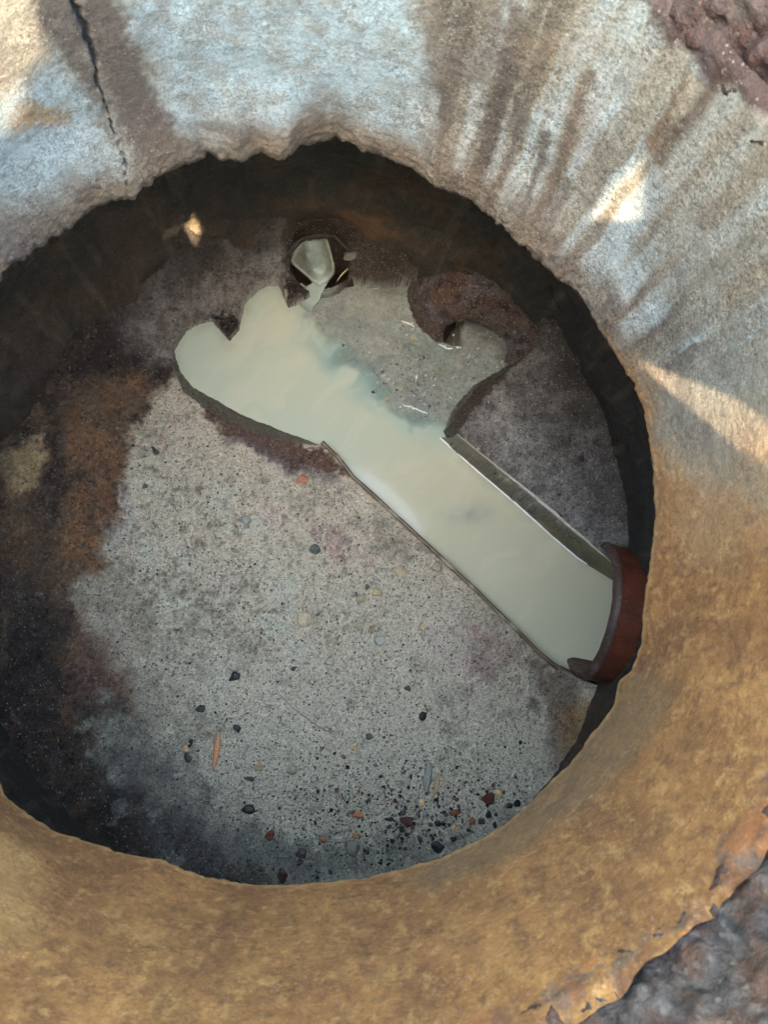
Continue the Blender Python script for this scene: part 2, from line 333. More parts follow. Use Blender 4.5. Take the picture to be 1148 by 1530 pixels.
# ================================================================== the chamber wall below
PIPE_AZ = -0.13
IN_C = (478, 394)                   # mouth of the round inlet in the photo
def build_wall():
    nt_, nv = 900, 130
    th = np.linspace(-math.pi, math.pi, nt_, endpoint=False); zz = np.linspace(0.515, -0.16, nv)
    T, Z = [a.ravel() for a in np.meshgrid(th, zz, indexing='ij')]; Z = Z.copy()
    cx, cy = np.cos(T), np.sin(T); X, Y = cx*R_WALL, cy*R_WALL; S = T*R_WALL
    R = R_WALL + fbm(X, Y, 14, 4, 101, z=Z)*0.008 + fbm(X, Y, 90, 3, 102, z=Z)*0.0022
    # haunching: thick mortar skirt at the foot of the far wall
    back = np.exp(-((T-1.7)/0.75)**2)
    tin = math.atan2(*atz(IN_C[0], 385, -0.03)[1::-1])
    back = back*(1-np.exp(-((T-tin)/0.16)**2))
    R += 0.012*np.exp(-((T-tin)/0.13)**2)*sstep(0.08, 0.0, Z)
    R -= 0.036*np.exp(-((T-2.62)/0.34)**2)*sstep(0.13, -0.01, Z + fbm(S, Z, 20, 2, 104)*0.03)
    R -= back*0.030*sstep(0.10, -0.03, Z + fbm(S, Z, 20, 2, 103)*0.03)
    R -= 0.012*np.exp(-((T+0.20)/0.20)**2)*sstep(0.16, 0.06, Z + fbm(S, Z, 25, 3, 105)*0.03)
    n = len(T); c = np.tile(srgb(58, 55, 50), (n, 1))
    c = mixc(c, srgb(80, 66, 52), sstep(-0.1, 0.4, fbm(X, Y, 12, 4, 111, z=Z))*0.8)
    c = mixc(c, srgb(38, 37, 36), sstep(0.0, 0.4, fbm(X, Y, 9, 4, 112, z=Z))*0.8)
    c = mixc(c, srgb(92, 70, 52), sstep(0.15, 0.5, fbm(X, Y, 22, 4, 113, z=Z))*0.6*sstep(0.3, 0.0, Z))
    c = mixc(c, srgb(40, 38, 38), np.exp(-((T-0.35)/0.5)**2)*0.8)
    sk = np.exp(-((T-2.5)/0.5)**2)*sstep(0.2, 0.02, Z); c = mixc(c, srgb(82, 62, 46), sk*(0.3 + 0.6*sstep(-.2, .4, fbm(S, Z, 40, 5, 121, .62))))
    c = c*(1 + 0.5*fbm(S, Z, 130, 4, 122, .65))[:, None]
    p = atR(278, 340, R_WALL)          # pale patch painted where the sun falls, brightening its spot
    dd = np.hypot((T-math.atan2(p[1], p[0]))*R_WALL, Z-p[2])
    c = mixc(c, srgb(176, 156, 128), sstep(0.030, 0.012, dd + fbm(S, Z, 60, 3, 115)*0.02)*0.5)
    q = atR(545, 335, R_WALL); dd = np.hypot((T-math.atan2(q[1], q[0]))*R_WALL*0.8, Z-q[2])
    c = mixc(c, srgb(120, 88, 58), sstep(0.06, 0.01, dd + fbm(S, Z, 50, 4, 116)*0.04)*0.7)
    c = mixc(c, srgb(150, 135, 110), sstep(0.3, 0.5, fbm(S, Z*0.15, 60, 3, 118))*0.16)
    V = np.stack([cx*R, cy*R, Z], 1)
    c = c*0.82
    pa = np.array([0.98, -0.20, 0]); pa /= np.linalg.norm(pa); pv = V - np.array([0.431, -0.095, -0.016]); al = pv @ pa; pd = np.linalg.norm(pv - al[:, None]*pa, axis=1)
    WQ = grid_quads(nt_, nv, True); WQ = WQ[~((pd < 0.100) & (al > 0))[WQ].any(1)]
    o = make_mesh('chamber_wall', V, WQ, {'Col': c, 'wet': 0.35+0.4*fbm(S, Z, 25, 3, 117), 'mott': np.ones(n)}, MAT_WALL)
    o['kind'] = 'structure'
build_wall()

# ================================================================== the chamber floor: benching, channel bed and sediment
# outline of the channel, at the lip of the benching: photo point, height of the lip, run of the bank under it
CH = [(257,520,-.058,.004),(257,553,-.048,.016),(271,583,-.043,.028),(298,606,-.038,.032),(345,634,-.034,.032),(416,658,-.030,.026),(464,664,-.028,.014),(484,664,-.026,.008),(503,682,-.022,.005),(527,713,-.022,.004),(560,742,-.022,.004),(640,816,-.022,.004),(680,855,-.022,.004),(720,891,-.022,.004),(770,940,-.022,.005),(806,976,-.022,.006),(832,997,-.03,.008),(858,1008,-.04,.008),
      (905,1030,-.05,.004),(985,985,-.04,.004),(975,880,-.02,.004),(918,838,.0,.004),(901,829,.0,.004),(793,739,.0,.004),(685,648,.0,.004),(690,638,.0,.016),(712,606,.0,.02),(740,572,.0,.02),(769,545,.0,.012),(800,520,.0,.01),(790,460,-.02,.01),(740,420,-.03,.01),(690,405,-.04,.006),(640,410,-.05,.006),
      (617,420,-.055,.004),(590,421,-.055,.003),(560,424,-.056,.003),(525,417,-.057,.003),(506,416,-.057,.003),(500,406,-.062,.003),(478,416,-.064,.003),(471,430,-.064,.004),(462,440,-.060,.004),(446,449,-.058,.004),(431,454,-.056,.003),(425,437,-.05,.003),(417,422,-.056,.003),(400,422,-.06,.002),(385,429,-.06,.002),(366,447,-.06,.002),(358,470,-.06,.002),(356,488,-.056,.002),(341,504,-.054,.002),(329,487,-.054,.002),(316,476,-.058,.002),(296,480,-.06,.002),(275,492,-.06,.002)]
CHP = np.array([atz(u, v, z)[:2] for u, v, z, r in CH]); CHZ = np.array([c[2] for c in CH]); CHR = np.array([c[3] for c in CH])
BAR = xy([(470,470),(478,440),(500,416),(560,424),(618,420),(640,410),(780,450),(800,520),(770,548),(740,576),(712,606),(690,628),(650,618),(625,612),(600,604),(578,596),(560,572),(535,548),(512,522),(490,500)], Z_W)
POOLS = [xy(p, Z_W) for p in ([(540,462),(560,476),(600,490),(640,500),(668,514),(682,525),(672,552),(656,558),(652,536),(632,522),(585,505),(540,488)], [(668,640),(676,600),(688,585),(700,588),(690,620)])]
FLOOR = {}
def area0(X, Y, pts, soft): return sstep(soft, -soft, psdf(X, Y, xy(pts))[0])
def build_floor():
    N = 580; g = np.linspace(-0.565, 0.565, N); cell = g[1]-g[0]
    X, Y = [a.ravel() for a in np.meshgrid(g, g, indexing='ij')]
    jx = fbm(X, Y, 60, 3, 201)*0.0014 + fbm(X, Y, 260, 2, 205)*0.001; jy = fbm(X, Y, 60, 3, 202)*0.0014 + fbm(X, Y, 260, 2, 206)*0.001
    sd, idx, tt = psdf(X+jx, Y+jy, CHP)
    # snap grid points onto the lip so that it is a clean edge
    gx = np.gradient(sd.reshape(N, N), g, axis=0).ravel(); gy = np.gradient(sd.reshape(N, N), g, axis=1).ravel()
    near = np.abs(sd) < 0.55*cell
    X = np.where(near, X - np.clip(sd, -cell, cell)*gx, X); Y = np.where(near, Y - np.clip(sd, -cell, cell)*gy, Y)
    sd = np.where(near, 0.0, sd)
    nxt = (idx+1) % len(CH); lip = CHZ[idx]*(1-tt) + CHZ[nxt]*tt; run = CHR[idx]*(1-tt) + CHR[nxt]*tt
    rad = np.hypot(X, Y); ang = np.arctan2(Y, X)
    base = 0.0 + 0.004*fbm(X, Y, 6, 2, 210)
    rb = sstep(0.0, 0.03, psdf(X, Y, xy([(690,640),(770,545),(835,538),(905,640),(935,808),(915,835)], 0))[0])   # the slab right of the channel is flat
    bw = np.where(rb < 0.5, 0.05, 0.17)
    z = lip + (base-lip)*sstep(-0.02, 1, np.clip(sd, 0, None)/bw)
    rise = np.exp(-((ang-1.75)/0.6)**2)*sstep(0.36, 0.50, rad)*0.035            # benching swept up to the far wall
    z += rise
    z += sstep(0.455, 0.50, rad)*0.012 + np.clip(rad - 0.44 + 0.02*fbm(X, Y, 14, 3, 219), 0, 0.07)**2*14*sstep(0.2, 0.7, np.sin(ang))
    cau = area0(X, Y, [(190,620),(430,720),(600,880),(520,980),(250,960),(160,820)], 0.06)
    rough = fbm(X, Y, 55, 4, 211)*0.0022 + fbm(X, Y, 230, 3, 212, 0.6)*0.0016 - np.abs(fbm(X, Y, 110, 3, 213))*0.007*(0.25 + 0.75*cau) + np.abs(fbm(X, Y, 75, 2, 214))*0.004*cau
    z += np.where(sd > 0, rough*sstep(0.0, 0.012, sd) , 0)
    z -= 0.004*np.exp(-np.clip(sd, 0, None)/0.003)*(sd >= 0)*sstep(-.05, -.02, lip)  # worn, rounded lip
    # shallow trowel marks and the scuffed patch near the middle of the big bench
    for pts in ([(415,1035),(455,1070),(515,1105)], [(385,1090),(440,1110),(490,1135)], [(640,1100),(640,1160),(636,1190)], [(655,1120),(650,1190)]):
        z -= 0.0022*sstep(0.003, 0.0, seg_d(X+jx, Y+jy, xy(pts, 0)))
    # bank below the lip
    ins = sd < 0
    bank = lip - 0.004 - (lip - 0.004 + 0.10)*np.clip(-sd/(run*2.0), 0, 1)**0.8
    bar = psdf(X + fbm(X, Y, 35, 3, 220)*0.012, Y + fbm(X, Y, 35, 3, 221)*0.012, BAR)[0]
    sed = Z_W + np.clip(-bar*0.05 - 0.001, -0.03, -0.0008) + fbm(X, Y, 45, 3, 222)*0.0012 + fbm(X, Y, 300, 2, 223)*0.0010
    for P in POOLS:
        d = psdf(X + fbm(X, Y, 60, 3, 224)*0.006, Y + fbm(X, Y, 60, 3, 225)*0.006, P)[0]
        sed -= 0.0045*sstep(0.010, -0.008, d)
    pit = psdf(X, Y, xy([(664,480),(676,474),(692,473),(690,516),(676,514),(664,508)], Z_W))[0]
    sed = sed - 0.12*sstep(0.002, -0.004, pit)
    z = np.where(ins, np.maximum(bank, sed), z)
    # the well behind the round inlet's mouth
    pc = atz(*IN_C, -0.03); e = np.hypot((X-pc[0])/0.048, (Y-pc[1])/0.040)
    z = np.where(e < 1.0, np.minimum(z, -0.30), z)
    FLOOR['z'] = z.reshape(N, N); FLOOR['g'] = g; FLOOR['sd'] = sd.reshape(N, N); FLOOR['N'] = N
    # ---------------- stains
    wx = X + fbm(X, Y, 30, 4, 231)*0.016; wy = Y + fbm(X, Y, 30, 4, 232)*0.016
    wx = wx + fbm(X, Y, 160, 3, 233)*0.008; wy = wy + fbm(X, Y, 160, 3, 234)*0.008
    def area(pts, soft=0.012, zz=-0.01): return sstep(soft, -soft, psdf(wx, wy, xy(pts, zz))[0])
    n = len(X); wet = np.full(n, 0.15); mo = np.full(n, 1.0)
    c = np.tile(srgb(166, 156, 137), (n, 1))
    c = mixc(c, srgb(80, 74, 62), ins*1.0) if False else c
    c = mixc(c, srgb(132, 124, 108), sstep(-0.15, 0.45, fbm(wx, wy, 13, 4, 241))*0.75)
    c = mixc(c, srgb(118, 108, 94), sstep(0.0, 0.45, fbm(wx, wy, 7, 4, 244))*0.55)
    c = mixc(c, srgb(184, 182, 164), sstep(0.0, 0.5, fbm(wx, wy, 34, 4, 242))*0.6*area([(200,640),(420,720),(560,900),(420,1020),(220,1000),(170,820)], 0.05))
    c = mixc(c, srgb(120, 116, 100), sstep(0.15, 0.5, fbm(wx, wy, 60, 4, 243))*0.55)
    # pinkish and violet bruises
    for pts, cc, k in (([(225,632),(262,640),(262,668),(236,680)], (140,112,104), .8), ([(262,585),(300,590),(262,640),(240,640)], (150,126,118), .6), ([(380,760),(420,740),(430,790),(395,800)], (160,138,134), .5), ([(455,785),(500,790),(560,830),(540,850),(470,815)], (148,118,114), .7),
                       ([(600,900),(680,900),(720,960),(700,1010),(640,980)], (146,130,124), .55), ([(680,930),(725,935),(730,965),(690,960)], (126,90,88), .65), ([(720,930),(770,950),(820,1000),(800,1050),(730,1040),(700,1000)], (130,110,100), .75),
                       ([(690,990),(740,990),(720,1050),(690,1060)], (132,108,108), .5), ([(320,850),(360,850),(350,900),(310,890)], (166,150,146), .4), ([(150,740),(200,720),(210,800),(170,830)], (128,118,122), .6)):
        c = mixc(c, srgb(*cc), area(pts, 0.016)*k*(0.15 + 0.85*sstep(-0.25, 0.3, fbm(wx, wy, 70, 4, 259))))
    # dirt below the bench edge by the pipe
    m = area([(790,975),(840,1000),(880,1020),(870,1100),(840,1150),(815,1140),(820,1050)], 0.016); c = mixc(c, srgb(96, 78, 66), m*0.8); wet += m*0.3
    m = area([(792,1045),(812,1045),(815,1066),(793,1066)], 0.006); c = mixc(c, srgb(86, 72, 72), m*0.8)
    m = area([(835,1060),(905,1040),(905,1090),(850,1150)], 0.01); c = mixc(c, srgb(120, 92, 60), m*0.8)
    # brown, rusty left third
    L = [(-200,500),(60,470),(170,480),(262,530),(225,590),(198,640),(196,700),(185,750),(160,800),(150,850),(120,880),(130,950),(175,1010),(205,1060),(140,1080),(160,1160),(250,1220),(420,1320),(200,1400),(-300,1200)]
    m = area(L, 0.014); m = np.clip(m + 0.25*sstep(0.1, .5, fbm(wx, wy, 50, 4, 256))*area(L, 0.07)*(1-m), 0, 1); c = mixc(c, srgb(82, 62, 46), m*0.96); wet += m*0.35
    b = fbm(X, Y, 26, 6, 251, 0.66); c = mixc(c, srgb(52, 42, 38), m*sstep(0.0, 0.4, b)*0.9)
    c = mixc(c, srgb(106, 76, 50), m*sstep(0.05, 0.4, -b)*0.75)
    c = mixc(c, srgb(112, 78, 52), area([(120,640),(195,640),(190,740),(150,820),(90,830),(110,740)], 0.03)*0.7*sstep(-.35, .2, fbm(X, Y, 60, 5, 258, .65)))
    for pts in ([(0,690),(40,665),(75,690),(60,730),(20,745)], [(0,900),(15,910),(10,970),(0,960)], [(30,660),(62,655),(66,676)]):
        c = mixc(c, srgb(150, 126, 92), area(pts, 0.008)*0.75)
    # wet black lower left edge
    D = [(-200,800),(30,830),(75,900),(100,960),(80,1040),(120,1090),(170,1130),(200,1190),(300,1230),(400,1290),(440,1330),(200,1420),(-300,1200)]
    m = area(D, 0.035)*(0.72 + 0.28*sstep(-.3, .2, fbm(X, Y, 45, 5, 257, .65))); c = mixc(c, srgb(46, 40, 38), m*0.92); wet += m*0.25
    c = mixc(c, srgb(88, 72, 68), m*sstep(0.1, 0.5, fbm(wx, wy, 60, 4, 253))*0.5)
    m = area([(130,1010),(230,1090),(330,1180),(420,1240),(560,1300),(420,1340),(240,1290),(150,1150)], 0.03)*(0.5+0.5*sstep(-0.3, 0.3, fbm(wx, wy, 40, 4, 254))); c = mixc(c, srgb(84, 80, 76), m*0.75)
    m = area([(110,960),(170,950),(200,1020),(150,1060),(110,1030)], 0.02); c = mixc(c, srgb(96, 70, 58), m*0.6)
    c = mixc(c, srgb(100, 98, 90), area([(300,1240),(480,1250),(700,1230),(800,1160),(760,1240),(560,1320),(400,1330)], 0.035)*0.75)
    for u, v, r in ((180,1210,13),(228,1225,11),(172,1158,12),(160,1100,20),(120,1085,12),(262,1278,10),(140,1130,9),(160,1040,14),(60,880,10),(115,895,7)):
        q = atz(u, v, 0); d = np.hypot(wx-q[0], wy-q[1]); c = mixc(c, srgb(122, 123, 112), sstep(r/900, r/2500, d)*0.5)
    # maroon strip along the near bank
    m = area([(268,560),(310,600),(420,655),(470,665),(530,716),(505,722),(440,700),(380,672),(310,625),(285,590)], 0.007, -0.03); c = mixc(c, srgb(70, 46, 38), m*0.92); wet += m*0.4
    m = area([(330,640),(400,690),(520,740),(500,720),(400,670)], 0.012, -0.02); c = mixc(c, srgb(72, 66, 74), m*0.7); wet += m*0.2
    q = atz(453, 716, -.02); c = mixc(c, srgb(150, 100, 72), sstep(0.008, 0.005, np.hypot(wx-q[0], wy-q[1]))*0.8)
    # violet-grey far bench
    m = area([(150,500),(190,400),(260,372),(342,356),(430,345),(470,350),(430,430),(385,440),(360,470),(350,510),(275,500),(255,530),(200,545)], 0.012, -0.02); c = mixc(c, srgb(96, 89, 84), m*0.95); wet += m*0.3
    c = mixc(c, srgb(124, 126, 128), m*area([(345,372),(425,362),(430,395),(370,392)], 0.02)*0.7)
    c = mixc(c, srgb(62, 55, 50), m*sstep(-0.1, 0.4, fbm(X, Y, 55, 5, 261, .68))*0.6)
    c = mixc(c, srgb(44, 36, 32), area([(60,560),(140,480),(190,430),(180,500),(240,545),(170,560)], 0.02, -0.0)*0.85)
    # far right slab
    m = area([(655,655),(740,545),(780,500),(870,470),(950,600),(1000,800),(985,860),(925,842),(901,832),(685,652)], 0.004, 0); c = mixc(c, srgb(94, 90, 87), m); wet += m*0.6
    c = mixc(c, srgb(120, 118, 114), m*area([(700,640),(740,590),(800,640),(850,760),(890,810),(800,735)], 0.03)*0.75)
    c = mixc(c, srgb(58, 52, 50), m*sstep(-0.1, 0.35, fbm(X, Y, 60, 5, 262, .68))*0.5)
    m = area([(660,650),(742,542),(772,545),(692,640)], 0.004, -0.03); c = mixc(c, srgb(60, 46, 42), m*0.9); wet += m*0.2
    # mud at the foot of the far wall, between the inlets
    m = area([(440,456),(425,420),(432,352),(400,330),(420,280),(560,290),(660,330),(640,380),(640,415),(560,424),(505,418),(462,444)], 0.006, -0.03); c = mixc(c, srgb(52, 44, 40), m*0.95); wet += m*0.5
    m = area([(415,420),(440,425),(470,428),(462,442),(431,456)], 0.003, -.05); c = mixc(c, srgb(34, 28, 28), m); wet += m*0.3  # dark wet mound; the notch beside it has its shadow painted in
    m = area([(312,474),(350,468),(358,488),(341,506)], 0.003, -.05); c = mixc(c, srgb(34, 26, 24), m)  # notch at the pipe edge, its shadow painted dark
    d = seg_d(X + fbm(X, Y, 60, 3, 285)*0.004, Y, xy([(-30,690),(0,652),(40,592),(75,558),(110,525),(142,492)], 0.0)); c = mixc(c, srgb(128, 112, 92), sstep(0.004, 0.001, d)*0.6*sstep(-.3, .3, fbm(X, Y, 90, 3, 286)))
    # dirty line along the lip, sediment and the submerged bed
    lipm = np.exp(-np.clip(sd, 0, None)/0.004)*(sd > -0.0005)*np.clip(0.25 + 0.9*fbm(X, Y, 50, 3, 268), 0, 1); c = mixc(c, srgb(78, 66, 54), lipm*0.6)
    sidem = sstep(0.004, -0.004, psdf(X, Y, xy([(655,655),(742,535),(775,545),(694,645)], -0.03))[0])
    c = mixc(c, srgb(70, 64, 54), ins*(1-sidem)); c = mixc(c, srgb(52, 38, 33), ins*sidem)
    sm = ins & (sed >= bank)
    sc = np.tile(srgb(118, 119, 114), (n, 1)); sc = mixc(sc, srgb(98, 99, 96), sstep(-0.1, 0.4, fbm(wx, wy, 60, 4, 271))*0.6); sc = mixc(sc, srgb(134, 134, 122), sstep(0.0, 0.4, fbm(wx, wy, 30, 3, 272))*0.5)
    c = np.where(sm[:, None], sc, c); wet = np.where(sm, 0.55, wet); mo = np.where(sm, 0.55, mo)
    rel = np.where(ins, 0, rough - 0); rel = rel - np.mean(rel); c = c*np.clip(1.06 + rel*150, 0.6, 1.5)[:, None]  # shade of the hollows painted into the colour to bring out relief
    c = c*(1 + 0.22*fbm(X, Y, 260, 3, 283, 0.7))[:, None]
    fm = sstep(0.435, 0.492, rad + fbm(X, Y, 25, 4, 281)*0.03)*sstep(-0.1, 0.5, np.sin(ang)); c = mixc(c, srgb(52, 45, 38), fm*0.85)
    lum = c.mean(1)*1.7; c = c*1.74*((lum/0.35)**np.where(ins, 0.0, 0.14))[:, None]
    c = c*np.minimum(1, 0.6/np.maximum(c.max(1), 1e-4))[:, None]
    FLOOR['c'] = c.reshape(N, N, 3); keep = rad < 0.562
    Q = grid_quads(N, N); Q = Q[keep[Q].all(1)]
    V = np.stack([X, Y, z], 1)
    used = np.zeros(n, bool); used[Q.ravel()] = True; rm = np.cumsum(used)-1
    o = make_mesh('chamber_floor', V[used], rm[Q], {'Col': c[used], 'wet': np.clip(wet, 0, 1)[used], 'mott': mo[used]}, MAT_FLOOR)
    o['kind'] = 'structure'
build_floor()
def floor_z(x, y):
    g = FLOOR['g']; i = min(max(int((x-g[0])/(g[1]-g[0])), 0), len(g)-2); j = min(max(int((y-g[0])/(g[1]-g[0])), 0), len(g)-2)
    return float(FLOOR['z'][i:i+2, j:j+2].max()), float(FLOOR['sd'][i, j])

# ================================================================== milky water in the channel
def water_mat():
    m, nt, p = node_mat('milky_water')
    pos = nt.nodes.new('ShaderNodeTexCoord').outputs['Object']
    nt.links.new(attr_n(nt, 'Col').outputs['Color'], p.inputs['Base Color'])
    nt.links.new(attr_n(nt, 'cloud').outputs['Fac'], p.inputs['Alpha'])
    p.inputs['Roughness'].default_value = 0.06; p.inputs['IOR'].default_value = 1.33
    h = noise_n(nt, pos, 14, 2, 0.5); b = nt.nodes.new('ShaderNodeBump'); b.inputs['Strength'].default_value = 0.05; b.inputs['Distance'].default_value = 0.004
    nt.links.new(h, b.inputs['Height']); nt.links.new(b.outputs[0], p.inputs['Normal'])
    return m
MAT_WATER = water_mat()
def build_water():
    N = 330; x = np.linspace(-0.25, 0.56, N); y = np.linspace(-0.20, 0.46, N)
    X, Y = [a.ravel() for a in np.meshgrid(x, y, indexing='ij')]
    sd = psdf(X, Y, CHP)[0]
    wx = X + fbm(X, Y, 10, 3, 301)*0.03 + fbm(X, Y, 40, 3, 302)*0.008; wy = Y + fbm(X, Y, 10, 3, 303)*0.03 + fbm(X, Y, 40, 3, 304)*0.008
    n = len(X); c = np.tile(srgb(194, 187, 162), (n, 1))
    far = sstep(-0.02, 0.16, (Y - X*0.5)); c = mixc(c, srgb(180, 187, 170), far*0.8)
    d = psdf(wx, wy, BAR)[0]
    sh = sstep(0.06, 0.0, d); c = mixc(c, srgb(158, 178, 170), sh*0.8)
    c = mixc(c, srgb(140, 142, 124), sstep(-0.022, 0.002, sd + fbm(wx, wy, 40, 3, 310)*0.008)*0.55)
    c = mixc(c, srgb(206, 199, 176), sstep(-.1, .5, fbm(wx*.6+wy*.4, (wy-wx)*2.2, 12, 4, 311))*0.4)
    q = atz(700, 768, Z_W); ux = (X-q[0])*0.9 + (Y-q[1])*0.2; uy = (Y-q[1]) - 0.15*(X-q[0])
    sm = 0.85*np.exp(-(ux/0.036)**2 - (uy/0.016)**2)*(0.6+0.4*fbm(wx, wy, 50, 3, 305)); c = mixc(c, srgb(116, 130, 128), np.clip(sm, 0, 1)*0.75)
    c = mixc(c, srgb(126, 150, 148), sh*sstep(-0.1, 0.45, fbm(wx, wy, 22, 4, 306))*0.75)
    cl = 1 - 0.90*sstep(0.022, -0.026, d + fbm(wx, wy, 26, 4, 308)*0.022)
    for P in POOLS:
        dp = psdf(wx*0.5 + X*0.5, wy*0.5 + Y*0.5, P)[0]; cl = np.maximum(cl, 0.5*sstep(0.016, -0.014, dp)*(0.7 + 0.6*fbm(wx, wy, 45, 3, 312))); c = mixc(c, srgb(150, 168, 162), sstep(0.012, -0.008, dp)*0.6)
    pm = atz(*IN_C, Z_W); em = np.hypot((X-pm[0])/0.054, (Y-pm[1])/0.046)
    pit = psdf(X, Y, xy([(662,482),(676,472),(692,472),(690,517),(676,516),(662,510)], Z_W))[0]
    keep = (sd < 0.03) & (em > 0.93) & (pit > -0.001)
    Q = grid_quads(N, N); Q = Q[keep[Q].all(1)]; used = np.zeros(n, bool); used[Q.ravel()] = True; rm = np.cumsum(used)-1
    Z = np.full(n, Z_W)
    o = make_mesh('water', np.stack([X, Y, Z], 1)[used], rm[Q], {'Col': c[used]*np.array([[.87, .89, .87]]), 'cloud': cl[used]}, MAT_WATER)
    o['kind'] = 'structure'
    return o
water = build_water()

def tube(path, rad, seg=8, squash=1.0):
    path = np.asarray(path, float); V = []; n = len(path)
    rad = np.broadcast_to(rad, (n,))
    for i in range(n):
        t = path[min(i+1, n-1)] - path[max(i-1, 0)]; t /= np.linalg.norm(t)
        a = np.cross(t, [0, 0, 1]); 
        if np.linalg.norm(a) < 1e-5: a = np.array([1.0, 0, 0])
        a /= np.linalg.norm(a); b = np.cross(a, t)
        for k in range(seg):
            f = 2*math.pi*k/seg; V.append(path[i] + rad[i]*(math.cos(f)*a + squash*math.sin(f)*b))
    Q = []
    for i in range(n-1):
        for k in range(seg): Q.append((i*seg+k, i*seg+(k+1) % seg, (i+1)*seg+(k+1) % seg, (i+1)*seg+k))
    Q.append(tuple(range(seg))[::-1]); Q.append(tuple((n-1)*seg+k for k in range(seg)))
    return np.array(V), Q
def resample(P, n):
    P = np.asarray(P, float); d = np.r_[0, np.cumsum(np.linalg.norm(np.diff(P, axis=0), axis=1))]
    t = np.linspace(0, d[-1], n); return np.stack([np.interp(t, d, P[:, k]) for k in range(P.shape[1])], 1)

